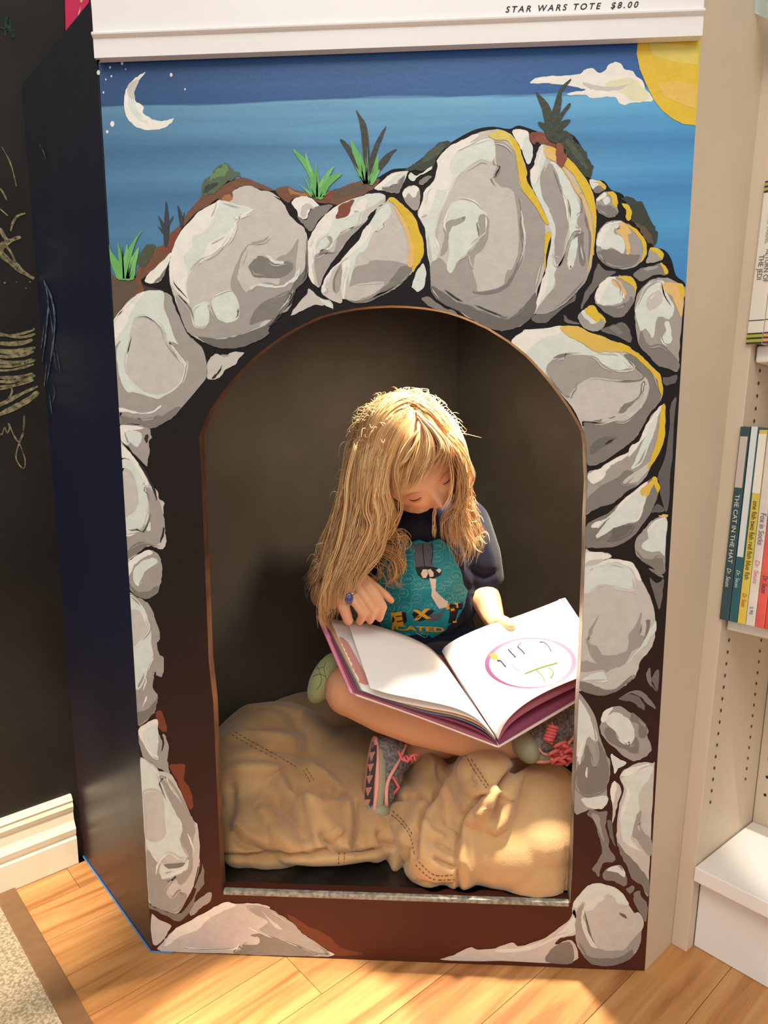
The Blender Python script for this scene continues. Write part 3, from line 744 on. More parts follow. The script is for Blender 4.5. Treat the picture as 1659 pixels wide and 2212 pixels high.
- M H 1030,480 1200,400 1300,380 1260,500 1180,600 1180,760 1150,900 1110,1000 1200,1110 1120,1080 1040,1020 1020,900 1010,800 1060,640 1060,560
- W H 1020,450 1100,390 1280,350 1200,390 1080,460
- W H 1080,560 1100,640 1060,740 1020,860 1050,700
- G H 1120,960 1160,800 1200,770 1190,880 1230,960 1290,1020 1280,1150 1220,1100 1160,1010
- D H 990,1030 1060,1120 1140,1200 1220,1300 1268,1380 1258,1500 1200,1400 1120,1350 1080,1250 1020,1130
@stone D H 735,790 770,750 830,770 900,760 900,830 890,900 920,1000 920,1080 970,1160 960,1200 880,1210 850,1250 830,1330 800,1290 775,1270 830,1180 860,1110 830,980 790,850
- G H 770,790 830,800 850,900 880,1020 850,980 810,880
@stone D H 865,1320 900,1260 1010,1230 1050,1280 1080,1380 1040,1410 970,1370 890,1360
- M H 900,1265 1010,1230 1050,1280 1060,1340 1000,1300 920,1280
@stone D H 1065,1440 1120,1410 1140,1430 1110,1475
@stone D H 1130,1480 1180,1450 1200,1500 1250,1570 1240,1720 1200,1660 1140,1560
@stone D2 H 900,850 940,850 960,1000 980,1070 940,1020 920,940
@boulder L H 610,1560 680,1470 740,1410 820,1385 880,1410 960,1420 1040,1480 1090,1570 1140,1640 1180,1640 1220,1720 1200,1820 1180,1930 1120,2020 1040,2070 920,2100 800,2090 740,2060 680,1980 640,1900 630,1780 625,1680 605,1640
- M H 610,1560 680,1470 740,1410 820,1385 960,1420 1040,1480 1090,1570 1000,1560 940,1490 840,1550 760,1620 700,1540 640,1600
- G H 640,1640 700,1560 700,1640 730,1780 780,1900 860,1960 1040,1960 1120,1880 1200,1800 1180,1930 1120,2020 1040,2070 920,2100 800,2090 740,2060 680,1980 640,1900 630,1780
- M H 700,1600 760,1540 780,1600 700,1660 740,1780 780,1880 820,1950 760,1920 700,1800 680,1700
- D2 H 1010,1640 1060,1660 1075,1690 1030,1670
- D H 700,2000 800,2030 1000,2030 1120,1960 1120,2020 1040,2070 920,2100 800,2090 740,2060
@boulder L Y 250,745 300,725 370,690 400,702 480,695 550,670 590,685 680,655 740,620 800,570 822,530 832,600 820,640 760,650 740,680 810,660 815,755 500,750
- M Y 480,700 600,690 740,640 820,560 825,620 740,655 640,700 520,715
- D Y 720,700 800,665 815,757 700,752
@boulder L K 130,1005 180,930 220,870 310,800 420,750 520,690 640,620 720,590 800,605 930,600 1000,605 1090,630 1080,660 1200,710 1300,780 1370,860 1480,930 1590,1010 1610,1058 1000,1046 400,1025
- W K 180,960 230,880 310,800 520,690 640,620 720,590 800,620 700,660 560,740 480,820 390,860 300,900 220,960
- L2 K 380,960 480,820 600,760 760,720 900,780 1000,830 1140,900 1000,900 850,940 780,1010 380,1000
- G K 900,620 1080,640 1200,710 1300,780 1370,860 1480,930 1590,1010 1610,1058 1500,1050 1300,960 1150,900 1000,830 1080,760 940,680
- D K 780,1030 850,960 980,960 1000,900 920,880 1000,860 1150,900 1280,960 1240,920 1380,980 1500,1050 1000,1044
- L2 K 1020,660 1100,740 1200,820 1130,800 1060,720
@stone L K 70,700 130,740 240,790 200,870 160,930 85,950
@stone G K 400,690 440,600 540,520 590,510 580,580 500,640 440,700
@stone D K 55,600 150,650 300,690 400,600 460,480 440,460 500,330 515,255 525,400 510,460 460,520 430,620 320,755 200,710 55,640
@boulder L J 385,955 450,965 540,1030 560,1060 620,1070 680,1110 740,1230 800,1370 850,1480 890,1530 900,1620 905,1800 890,1930 850,2050 K 485,250 470,350 420,480 380,560 320,660 250,690 150,650 60,610 J 460,2100 440,1800 420,1500 395,1200
- M J 395,960 480,1000 540,1060 560,1120 600,1230 640,1300 700,1420 740,1520 740,1640 760,1730 800,1800 740,1830 640,1780 560,1860 540,1960 530,1880 480,1770 450,1700 425,1500 400,1200
- L J 415,1230 560,1220 600,1350 600,1640 440,1640 425,1400
- G J 560,1100 650,1130 760,1290 840,1460 870,1560 840,1700 850,1850 820,1960 740,2040 700,1960 790,1870 800,1800 750,1700 740,1620 760,1540 700,1420 640,1300 600,1200
- G J 450,1740 520,1830 560,1860 600,1980 720,1960 640,2060 620,2120 K 260,560 320,500 380,540 320,650 250,685 150,645 62,600 40,400
- D J 560,1880 640,1860 780,1850 740,1910 620,1960 580,1920
- M J 570,1840 640,1900 760,1880 810,1820 800,1900 720,1950 600,1990 560,1930
- W J 620,1090 680,1230 740,1300 700,1270 640,1180
- W J 800,1590 840,1660 865,1770 830,1680
@stone G J 370,715 440,650 530,610 550,650 545,700 570,760 600,740 640,850 630,940 640,1040 645,1080 600,1060 560,1040 480,980 420,940 390,850
- W J 370,715 440,650 530,610 550,650 545,720 550,800 540,900 550,960 500,940 440,860 400,780
- M J 420,720 520,670 550,730 540,880 520,920 450,850
- BK J 560,740 590,760 600,830 575,890 585,820
@boulder G I 285,1625 370,1640 440,1670 500,1750 520,1820 560,1930 560,2010 540,2040 560,2130 J 590,70 600,140 580,250 575,310 540,340 510,300 520,210 500,330 540,400 540,460 520,540 480,590 365,665 340,300 320,0
- D J 360,560 440,530 520,460 540,420 520,540 480,590 368,665
- M I 288,1640 370,1660 430,1740 470,1850 490,1940 490,2050 510,2150 J 500,80 460,180 440,260 390,350 345,340 335,200 322,0
- L I 310,1760 400,1770 470,1900 400,2000 325,2050
- W J 440,260 420,370 450,290
- W J 450,410 410,500 450,440
- BK J 515,220 530,210 520,330 510,300
@soil R J 525,560 575,540 600,600 620,660 610,720 560,700 540,620
@soil R J 650,1010 700,1000 775,1000 780,1050 770,1130 820,1210 850,1330 840,1390 800,1370 740,1220 700,1120 660,1060
@soil R3 K 1240,700 1320,730 1420,800 1500,830 1620,900 1700,980 1900,1040 1620,1050 1480,930 1370,860 1300,790
@stone G I 195,190 240,150 330,150 420,160 480,190 485,230 495,260 470,300 475,380 460,450 450,510 400,460 340,400 290,340 215,280
- W I 200,190 240,150 400,170 400,190 290,200 260,240 290,330 230,280
- M I 270,210 380,210 410,240 400,300 360,340 300,290
- BK I 440,240 465,240 450,310 435,280
@boulder L I 205,320 270,350 340,430 390,500 440,580 490,670 540,720 560,790 600,820 590,900 600,960 610,1060 620,1150 600,1210 550,1220 480,1190 400,1230 268,1325 235,900
- G I 440,700 520,740 590,900 600,1060 560,1170 480,1180 380,1190 260,1260 260,1090 330,1085 400,1060 450,960 470,850
- M I 215,440 330,440 400,540 440,700 460,860 430,1000 380,1060 330,1085 260,1060 235,700
- W I 205,320 270,350 340,430 400,510 470,660 430,660 390,570 320,480 215,430
- L I 225,560 320,560 370,700 370,850 300,930 242,920
- D I 260,1260 380,1190 480,1180 550,1215 480,1190 400,1230 270,1320
- M I 450,1040 480,990 485,1060 460,1070
- BK I 590,1040 605,1050 590,1130 560,1175 580,1110
- BK I 380,480 430,520 480,620 530,720 540,800 520,760 480,660 430,570
@stone G I 275,1360 340,1290 460,1230 540,1260 570,1310 585,1400 575,1480 550,1580 500,1630 430,1650 340,1610 290,1530
- D I 290,1500 360,1580 450,1590 540,1540 550,1580 500,1630 430,1650 340,1610
- W I 275,1360 340,1290 460,1230 500,1260 400,1310 340,1370 310,1440 280,1450
- M I 340,1400 420,1320 520,1300 540,1340 450,1400 400,1490 380,1540 340,1500
@stone W A 430,1110 460,1050 540,980 620,900 665,860 650,930 620,1000 600,1060 560,1110 500,1130
- D A 500,1130 560,1070 620,990 600,1060 560,1110
@stone L A 970,1850 980,1800 1040,1740 1130,1750 1200,1720 1290,1725 1250,1770 1210,1830 1130,1870 1080,1940 1000,1960 970,1930
- BK A 1015,1945 1070,1880 1100,1830 1085,1890 1040,1945
- G A 1080,1745 1170,1745 1120,1765
'''

# ------------------------------------------------------------------ the painted reading nook
PT = 0.019                                   # panel thickness
PAINT = {
 'W': (242, 236, 224), 'M': (222, 227, 217), 'L': (206, 199, 189), 'L2': (204, 194, 190), 'G': (168, 160, 152), 'D': (132, 124, 116), 'D2': (112, 105, 98), 'D3': (100, 92, 92),
 'Y': (228, 190, 40), 'Y2': (226, 204, 96), 'Y3': (230, 190, 84), 'P': (234, 190, 116), 'C': (232, 226, 186),
 'N': (118, 74, 46), 'N2': (96, 78, 58), 'R': (128, 62, 38), 'R2': (140, 74, 44), 'R3': (104, 48, 30), 'O': (176, 112, 60),
 'GB': (84, 98, 74), 'GB2': (100, 138, 84), 'GB3': (70, 80, 56), 'GK': (50, 56, 40), 'GD': (58, 52, 42), 'GS': (50, 54, 60), 'GG': (104, 180, 92), 'GG2': (126, 192, 112),
 'BK': (38, 30, 30), 'BU': (58, 42, 36)}
PM = {k: mat('paint_' + k.lower(), c, 0.42, 0.45, var=0.07, scale=70, bump=0.25, bscale=180) for k, c in PAINT.items()}

def grad_mat(name, stops, rough=0.42, streak=0.35, axis=2, lo=0.0, hi=1.12, streaks=(3.0, 1, 60.0), amp=0.05):
    m = bpy.data.materials.new(name); m.use_nodes = True
    nt = m.node_tree; b = nt.nodes['Principled BSDF']
    tc = nt.nodes.new('ShaderNodeTexCoord'); sx = nt.nodes.new('ShaderNodeSeparateXYZ')
    nt.links.new(tc.outputs['Object'], sx.inputs[0])
    vm = nt.nodes.new('ShaderNodeVectorMath'); vm.operation = 'MULTIPLY'; vm.inputs[1].default_value = streaks
    nt.links.new(tc.outputs['Object'], vm.inputs[0])
    n = nt.nodes.new('ShaderNodeTexNoise'); n.inputs['Scale'].default_value = 1.0; n.inputs['Detail'].default_value = 6
    nt.links.new(vm.outputs[0], n.inputs['Vector'])
    mr = nt.nodes.new('ShaderNodeMapRange'); mr.inputs[1].default_value = lo; mr.inputs[2].default_value = hi
    nt.links.new(sx.outputs[axis], mr.inputs[0])
    ad = nt.nodes.new('ShaderNodeMath'); ad.operation = 'MULTIPLY_ADD'; ad.inputs[1].default_value = amp; 
    sb = nt.nodes.new('ShaderNodeMath'); sb.operation = 'SUBTRACT'; sb.inputs[1].default_value = 0.5
    nt.links.new(n.outputs[0], sb.inputs[0]); nt.links.new(sb.outputs[0], ad.inputs[0]); nt.links.new(mr.outputs[0], ad.inputs[2])
    r = nt.nodes.new('ShaderNodeValToRGB')
    e = r.color_ramp.elements
    while len(e) > 1: e.remove(e[-1])
    e[0].position = stops[0][0]; e[0].color = (*srgb(stops[0][1]), 1)
    for p, c in stops[1:]:
        k = e.new(p); k.color = (*srgb(c), 1)
    nt.links.new(ad.outputs[0], r.inputs[0])
    mx = nt.nodes.new('ShaderNodeMix'); mx.data_type = 'RGBA'; mx.blend_type = 'OVERLAY'; mx.inputs[0].default_value = streak
    nt.links.new(r.outputs[0], mx.inputs[6]); nt.links.new(n.outputs[0], mx.inputs[7])
    nt.links.new(mx.outputs[2], b.inputs['Base Color'])
    b.inputs['Roughness'].default_value = rough
    bp = nt.nodes.new('ShaderNodeBump'); bp.inputs['Strength'].default_value = 0.2; bp.inputs['Distance'].default_value = 0.001
    nb = nt.nodes.new('ShaderNodeTexNoise'); nb.inputs['Scale'].default_value = 170
    nt.links.new(tc.outputs['Object'], nb.inputs['Vector']); nt.links.new(nb.outputs[0], bp.inputs['Height']); nt.links.new(bp.outputs[0], b.inputs['Normal'])
    return m
# sky paint: z range from measured rows
PM['SKY'] = grad_mat('paint_sky', [(0.0, (72, 136, 186)), (0.30, (98, 158, 194)), (0.42, (80, 138, 182)), (0.5, (102, 162, 198)), (0.62, (76, 132, 174)), (0.70, (100, 158, 194)),
                                   (0.80, (116, 172, 202)), (0.812, (30, 84, 140)), (0.88, (34, 92, 150)), (1.0, (24, 76, 138))], lo=at(860, 640).z, hi=at(860, 100).z, streaks=(2.6, 1, 44.0), amp=0.15)
_nt = PM['SKY'].node_tree; _b = _nt.nodes['Principled BSDF']
_src = _b.inputs['Base Color'].links[0].from_socket
_tc = _nt.nodes.new('ShaderNodeTexCoord'); _sx = _nt.nodes.new('ShaderNodeSeparateXYZ'); _nt.links.new(_tc.outputs['Object'], _sx.inputs[0])
_mr = _nt.nodes.new('ShaderNodeMapRange'); _mr.inputs[1].default_value = 0.0; _mr.inputs[2].default_value = 0.66
_nt.links.new(_sx.outputs[0], _mr.inputs[0])
_r = _nt.nodes.new('ShaderNodeValToRGB'); _e = _r.color_ramp.elements
_e[0].position = 0.0; _e[0].color = (0.50, 0.56, 0.62, 1); _e[1].position = 1.0; _e[1].color = (0.52, 0.92, 1.12, 1)
_k = _e.new(0.35); _k.color = (0.80, 0.86, 0.90, 1); _k = _e.new(0.62); _k.color = (0.90, 1.0, 1.04, 1)
_nt.links.new(_mr.outputs[0], _r.inputs[0])
_mx = _nt.nodes.new('ShaderNodeMix'); _mx.data_type = 'RGBA'; _mx.blend_type = 'MULTIPLY'; _mx.inputs[0].default_value = 1.0
_nt.links.new(_src, _mx.inputs[6]); _nt.links.new(_r.outputs[0], _mx.inputs[7]); _nt.links.new(_mx.outputs[2], _b.inputs['Base Color'])
PM['BG'] = grad_mat('paint_earth', [(0.0, (84, 40, 28)), (0.2, (66, 36, 30)), (0.5, (38, 27, 21)), (0.8, (24, 18, 18)), (1.0, (20, 16, 16))], lo=0.0, hi=1.0, streaks=(8, 1, 8), amp=0.2, streak=0.15)
PM['BG'].node_tree.nodes['Principled BSDF'].inputs['Roughness'].default_value = 0.5
PM['BG'].node_tree.nodes['Principled BSDF'].inputs['Specular IOR Level'].default_value = 0.22

TILES = {'A': (205, 330, 3.9976), 'B': (580, 220, 3.9976), 'C': (880, 220, 3.9976), 'E': (1130, 120, 3.9976), 'F': (1085, 640, 3.9976), 'G': (1085, 1100, 3.9976),
         'H': (1085, 1560, 3.9976), 'I': (205, 880, 3.9976), 'J': (205, 1400, 3.9976), 'K': (310, 1800, 3.9976), 'Z': (0, 0, 1), 'Q': (0, 0, 1.9988), 'Y': (830, 1700, 2.0012)}
ARCH = [(480, 1927), (476, 1875), (461, 1520), (451, 1430), (439, 1130), (434, 1010), (430, 943), (445, 903), (455, 883), (482, 845), (515, 806), (555, 766), (590, 739), (622, 718), (655, 700), (690, 684), (725, 674),
        (765, 666), (805, 662), (845, 660), (880, 661), (915, 664), (942, 668), (970, 674), (995, 682), (1025, 694), (1055, 708), (1100, 736), (1140, 768), (1165, 794), (1190, 823), (1212, 852), (1232, 880), (1250, 910), (1262, 934),
        (1266, 960), (1267, 1002), (1269, 1040), (1265, 1127), (1264, 1195), (1260, 1300), (1255, 1425), (1249, 1525), (1245, 1625), (1241, 1710), (1236, 1885), (1232, 1948)]
ARCHW = [at(x, y) for x, y in ARCH]
def inside(p, poly):
    c = False; n = len(poly)
    for i in range(n):
        x1, y1 = poly[i]; x2, y2 = poly[i - 1]
        if (y1 > p[1]) != (y2 > p[1]) and p[0] < (x2 - x1) * (p[1] - y1) / (y2 - y1) + x1: c = not c
    return c
def snap_arch(p):
    if not inside(p, ARCH): return p
    best = None; bd = 1e9
    for i in range(len(ARCH)):
        a = ARCH[i - 1]; b = ARCH[i]
        dx, dy = b[0] - a[0], b[1] - a[1]
        t = max(0, min(1, ((p[0] - a[0]) * dx + (p[1] - a[1]) * dy) / (dx * dx + dy * dy)))
        q = (a[0] + dx * t, a[1] + dy * t)
        d = (q[0] - p[0]) ** 2 + (q[1] - p[1]) ** 2
        if d < bd: bd = d; best = q
    return best
# outer corners of the panel on the plane y=0
P_TL, P_TR, P_BL, P_BR = at(210, 100), at(1515, 60), at(328, 2059), at(1393, 2092)
TOPZ = 1.165
def edge_x(pa, pb, z): return pa.x + (pb.x - pa.x) * (z - pa.z) / (pb.z - pa.z)
P_BL.z = 0.0; P_BR.z = 0.0
XL0, XL1 = P_BL.x, edge_x(P_BL, at(213, 136), TOPZ)
XR0, XR1 = P_BR.x, edge_x(P_BR, at(1514, 80), TOPZ)
nook = thing('reading_nook', 'built-in reading nook with arched opening in a mural of grey boulders under blue sky', 'nook', (0, 0, 0))

def clipx(p):
    z = p[1]
    a = XL0 + (XL1 - XL0) * z / TOPZ; b = XR0 + (XR1 - XR0) * z / TOPZ
    return (min(max(p[0], a), b), min(max(z, 0.0), 1.16))
bm = bmesh.new()
outer = [(XL0, 0), (XR0, 0), (XR1, TOPZ), (XL1, TOPZ)]
SZ = (ARCHW[0].z + ARCHW[-1].z) / 2
ARCHW[0].z = SZ; ARCHW[-1].z = SZ
arch2 = [(p.x, p.z) for p in ARCHW]
poly_bm([outer, arch2], lambda x, z: V((x, 0, z)), bm)
poly_bm([outer, arch2], lambda x, z: V((x, PT, z)), bm)
for loop in (outer, arch2):
    for i in range(len(loop)):
        a, b = loop[i - 1], loop[i]
        q = [bm.verts.new(V((p[0], y, p[1]))) for p, y in ((a, 0), (b, 0), (b, PT), (a, PT))]
        bm.faces.new(q)
bmesh.ops.remove_doubles(bm, verts=bm.verts[:], dist=1e-6)
bmesh.ops.recalc_face_normals(bm, faces=bm.faces[:])
M_edge = mat('lit_edge_paint', (150, 140, 132), 0.45, rgb2=(96, 80, 68), scale=16)  # right side of the arch edge: brightly lit jamb put into a paler colour
M_edgeb = mat('brown_edge_paint', (112, 74, 52), 0.4, rgb2=(84, 58, 44), scale=24)
for f in bm.faces:
    c = f.calc_center_median()
    if abs(f.normal.y) < 0.5 and 0.02 * 1 < c.z < 1.15 and c.z > SZ + 0.004 and XL1 + 0.02 < c.x < XR1 - 0.02:
        f.material_index = 1 if c.x > 0.40 else 2
    else:
        f.material_index = 0
panel = obj('mural_panel', bm, [PM['BG'], M_edge, M_edgeb], nook)

NAMES = {'sky': 'painted_sky', 'moon': 'painted_moon', 'cloud': 'painted_cloud', 'sun': 'painted_sun', 'rock_mass': 'painted_ground', 'soil': 'painted_soil', 'shrub': 'painted_shrub',
         'dark_plant': 'painted_plant', 'grass': 'painted_grass', 'boulder': 'painted_boulder', 'stone': 'painted_stone', 'stars': 'painted_stars'}
def parse(tok):
    pts = []; T = None
    for t in tok:
        if t in TILES: T = TILES[t]
        else:
            x, y = t.split(',')
            pts.append((T[0] + float(x) / T[2], T[1] + float(y) / T[2]))
    return pts
LAYER = 0.00006
STRAIGHT = {'sky', 'sun'}
def paint_layers(kind, layers, base):
    bm = bmesh.new(); mats = []
    q0_ = catmull(layers[0][1], 3)
    for i, (c, pts) in enumerate(layers):
        if kind in STRAIGHT: q = pts
        elif kind == 'rock_mass': q = catmull(pts, 3)
        else: q = catmull(pts, 4)
        out = []
        for j, p in enumerate(q):
            if kind not in STRAIGHT:
                s = 1.3 if kind in ('boulder', 'stone', 'soil', 'cloud', 'moon') else (3.0 if kind == 'shrub' else 0.5)
                nx = noise.noise(V((p[0] * 0.11, p[1] * 0.11, i))); ny = noise.noise(V((p[0] * 0.11, p[1] * 0.11, i + 50)))
                n2 = noise.noise(V((p[0] * 0.4, p[1] * 0.4, i + 20)))
                p = (p[0] + s * (nx * 1.5 + n2), p[1] + s * (ny * 1.5 + n2))
            p = snap_arch(p)
            w = at(*p)
            out.append(clipx((w.x, w.z)))
        y = -(base + i * LAYER)
        if c not in mats: mats.append(c)
        if len(out) > 2:
            poly_bm([out], lambda x, z: V((x, y, z)), bm, mats.index(c))
    if kind == 'grass':
        rs = random.Random(int(layers[0][1][0][0]))
        allp = [t for c, pts in layers for t in pts]
        gx = sum(t[0] for t in allp) / len(allp); gb = max(t[1] for t in allp); gt_ = min(t[1] for t in allp); sp = (max(t[0] for t in allp) - min(t[0] for t in allp)) * 0.5
        for _ in range(16):
            u_ = rs.uniform(-1, 1); hh_ = (gb - gt_) * rs.uniform(0.35, 0.85) * (1 - 0.3 * abs(u_))
            bx = gx + u_ * sp * 0.25; tx_ = gx + u_ * sp * 0.95; w = rs.uniform(1.0, 2.2)
            poly = [(bx - w, gb - 3), (bx + w, gb - 3), ((bx + tx_) / 2 + w * 0.7 - u_ * 3, gb - hh_ * 0.55), (tx_, gb - hh_), ((bx + tx_) / 2 - w * 0.7 - u_ * 3, gb - hh_ * 0.5)]
            cc = rs.choice(['GG', 'GG2'])
            if cc not in mats: mats.append(cc)
            y = -(base + (len(layers) + 1) * LAYER)
            poly_bm([[clipx((at(*t).x, at(*t).z)) for t in poly]], lambda x, z: V((x, y, z)), bm, mats.index(cc))
    # loose brush slivers along the edges of the tones, as the painter left them
    if kind in ('boulder', 'stone') and len(layers) > 1:
        rs = random.Random(int(layers[0][1][0][0] * 7 + layers[0][1][0][1]))
        NEXT = {'W': 'M', 'M': 'W', 'L': 'M', 'G': 'D', 'D': 'G', 'D2': 'BK', 'L2': 'W'}
        for i, (c, pts) in enumerate(layers[1:]):
            if c not in NEXT: continue
            q = catmull(pts, 5)
            ar = abs(sum(q[j - 1][0] * q[j][1] - q[j][0] * q[j - 1][1] for j in range(len(q)))) / 2
            if ar < 500: continue
            cx = sum(t[0] for t in q) / len(q); cy = sum(t[1] for t in q) / len(q)
            for _ in range(min(7, 1 + int(ar / 1800))):
                j0 = rs.randrange(len(q)); L_ = rs.randint(5, 12); inn = rs.uniform(2.5, 7.0) * (1 if rs.random() < 0.7 else -0.6); w = rs.uniform(0.9, 2.4)
                a_ = []; b_ = []
                for j in range(L_ + 1):
                    t0 = q[(j0 + j) % len(q)]; t1 = q[(j0 + j + 1) % len(q)]
                    dx, dy = t1[0] - t0[0], t1[1] - t0[1]; l_ = math.hypot(dx, dy) + 1e-6
                    nx, ny = -dy / l_, dx / l_
                    if (cx - t0[0]) * nx + (cy - t0[1]) * ny < 0: nx, ny = -nx, -ny
                    ww = w * math.sin(math.pi * (j + 0.02) / (L_ + 0.04)) * (0.7 + 0.6 * rs.random())
                    a_.append((t0[0] + nx * (inn + ww), t0[1] + ny * (inn + ww))); b_.append((t0[0] + nx * (inn - ww), t0[1] + ny * (inn - ww)))
                poly = a_ + b_[::-1]
                if any(inside(t, ARCH) for t in poly) or not all(inside(t, q0_) for t in poly): continue
                cc = NEXT[c] if rs.random() < 0.6 else layers[0][0]
                if cc not in mats: mats.append(cc)
                y = -(base + len(layers) * LAYER + 0.00003)
                poly_bm([[clipx((at(*t).x, at(*t).z)) for t in poly]], lambda x, z: V((x, y, z)), bm, mats.index(cc))
    bm.normal_update()
    for f in bm.faces:
        if f.normal.y > 0: f.normal_flip()
    obj(NAMES[kind], bm, [PM[c] for c in mats], panel)
cur = None; groups = []
for line in MURAL.strip().splitlines():
    if line.startswith('#'): continue
    t = line.split()
    if t[0].startswith('@'):
        if t[0] == '@stars':
            continue
        groups.append((t[0][1:], [(t[1], parse(t[2:]))]))
    else:
        groups[-1][1].append((t[1], parse(t[2:])))
for kind, layers in groups:
    b = {'sky': 0.0001, 'sun': 0.0005, 'moon': 0.0003, 'cloud': 0.0003, 'rock_mass': 0.0002, 'soil': 0.0004, 'shrub': 0.0008, 'dark_plant': 0.0009, 'grass': 0.0012}.get(kind, 0.0009)
    if kind == 'rock_mass':
        # the dark ground has the arch cut out of it
        pts = catmull(layers[0][1], 3)
        out = [clipx((at(*p).x, at(*p).z)) for p in pts]
        bm = poly_bm([out, arch2], lambda x, z: V((x, -b, z)))
        bm.normal_update()
        for f in bm.faces:
            if f.normal.y > 0: f.normal_flip()
        obj('painted_ground', bm, PM['BG'], panel)
        continue
    paint_layers(kind, layers, b)
bm = bmesh.new()
for x, y, r in ((243, 268, 6), (232, 285, 3.5), (264, 137, 3.5), (238, 146, 2.6), (370, 162, 4), (400, 193, 2.2), (224, 200, 2.4), (213, 157, 5), (241, 165, 2.4), (229, 172, 2), (272, 150, 1.6)):
    poly_bm([[(x + r * math.cos(a * 1.047) * 0.8, y + r * math.sin(a * 1.047) * 1.15) for a in range(6)]], lambda x, y: V((max(at(x, y).x, 0.0), -0.0004, at(x, y).z)), bm)
obj('painted_stars', bm, PM['W'], panel)['kind'] = 'stuff'

# arch bead: thin worn line round the opening
M_bead = mat('brown_bead', (120, 72, 46), 0.35, var=0.3, scale=30)
# dark left side panel (45 degrees back to the chalkboard wall)
M_side = grad_mat('blue_black_paint', [(0.0, (64, 42, 38)), (0.2, (50, 42, 48)), (0.42, (30, 37, 62)), (0.75, (28, 34, 54)), (1.0, (36, 37, 42))], lo=0.0, hi=1.15, streaks=(30, 30, 2.0), amp=0.12, streak=0.3)
M_side.node_tree.nodes['Principled BSDF'].inputs['Roughness'].default_value = 0.36
SH = at(197, 3).z
farx = on_plane(180, 1848, V((0, 0, 0)), V((D1.y, -D1.x, 0)))
bm = bmesh.new()
nl = V((-D1.y, D1.x, 0))    # outward normal of the side panel (to the left and front)
if nl.y > 0: nl = -nl
p0 = V((XL0, 0, 0)); p1 = A0.copy()
t0 = V((XL1, 0, 0)); zt_near = on_plane(197, 3, V((XL1, 0, 0)), nl).z; zt_far = on_plane(46, 185, p1, nl).z
q = [p0, p1, p1 + Z * zt_far, V((XL1 - 0.002, 0.0, zt_near))]
fr = [bm.verts.new(v) for v in q]; bk = [bm.verts.new(v - nl * 0.012) for v in q]
bm.faces.new(fr); bm.faces.new(bk[::-1])
for i in range(4): bm.faces.new((fr[i], bk[i], bk[(i + 1) % 4], fr[(i + 1) % 4]))
bmesh.ops.recalc_face_normals(bm, faces=bm.faces[:])
side = obj('side_panel', bm, M_side, nook)
# pale smear of chalk dust on the side panel, and blue tape along its foot
M_dust = mat('chalk_dust', (120, 136, 146), 0.9, 0.1, rgb2=(44, 52, 68), scale=90)
M_dust2 = mat('pale_chalk_smear', (160, 160, 146), 0.9, 0.1, rgb2=(80, 84, 90), scale=120)
bm = bmesh.new(); bm2 = bmesh.new()
def sp(px, py): return on_plane(px, py, p0 + nl * 0.0006, nl)
for k2, (pts, w) in enumerate([([(88, 595), (110, 640), (118, 690), (112, 760), (100, 830)], .004), ([(92, 600), (104, 650), (98, 730), (90, 790)], .003),
                  ([(100, 640), (112, 700), (116, 760), (122, 800)], .002), ([(95, 700), (92, 730), (86, 770)], .0012), ([(101, 780), (96, 830), (92, 850)], .0015), ([(118, 740), (126, 780), (130, 810)], .0010),
                  ([(106, 850), (110, 880), (112, 895)], .0012), ([(112, 820), (118, 850), (112, 870)], .001), ([(85, 312), (95, 330), (98, 345)], .0015)]):
    P = [sp(*p) for p in catmull(pts, 5, False)]
    vs = []
    bb = bm2 if k2 in (3, 4, 6) else bm
    for i in range(len(P)):
        t = (P[min(i + 1, len(P) - 1)] - P[max(0, i - 1)]).normalized(); s_ = t.cross(nl).normalized()
        e = w * max(0.05, 1 - abs(2 * i / (len(P) - 1) - 1) ** 2)
        vs.append((bb.verts.new(P[i] + s_ * e), bb.verts.new(P[i] - s_ * e)))
    for a, b in zip(vs, vs[1:]): bb.faces.new((a[0], a[1], b[1], b[0]))
obj('chalk_smear', bm, M_dust, side)['kind'] = 'stuff'
obj('chalk_smear', bm2, M_dust2, side)['kind'] = 'stuff'
M_tape = mat('blue_masking_tape', (70, 130, 190), 0.6)
bm = tube_bm([p0 + nl * 0.0012 + Z * 0.0008 + (p1 - p0) * 0.0, p0 + nl * 0.0012 + Z * 0.0008 + (p1 - p0) * 0.99], 0.0012, 6)
tube_bm([V((XL0, -0.0012, 0.0008)), V((XL0 + 0.03, -0.0012, 0.0008))], 0.0010, 6, bm)
obj('tape', bm, M_tape, nook)

# white right side
M_white = mat('white_cabinet_paint', (212, 193, 168), 0.55, 0.4, var=0.04, scale=6, bump=0.08, bscale=260)
nr = V((D2.y, -D2.x, 0))    # outward normal of the white side: towards the front right
b0 = V((XR0, 0, 0)); 
Bt = on_plane(1655, 69, V((XR1, 0, 0)), nr)
Bb = on_plane(1450, 2036, b0, nr); Bb.z = 0
ext = 0.35
u = (Bt - Bb) / (Bt.z - Bb.z)
Btop = Bb + u * (1.5)
Ftop = V((edge_x(P_BR, at(1514, 80), 1.5), 0, 1.5))
bm = bmesh.new()
q = [b0, Bb + D2 * 0.02, Btop + D2 * 0.02, Ftop]
fr = [bm.verts.new(v) for v in q]; bk = [bm.verts.new(v - nr * 0.012) for v in q]
bm.faces.new(fr); bm.faces.new(bk[::-1])
for i in range(4): bm.faces.new((fr[i], bk[i], bk[(i + 1) % 4], fr[(i + 1) % 4]))
bmesh.ops.recalc_face_normals(bm, faces=bm.faces[:])
obj('white_side_panel', bm, M_white, nook)

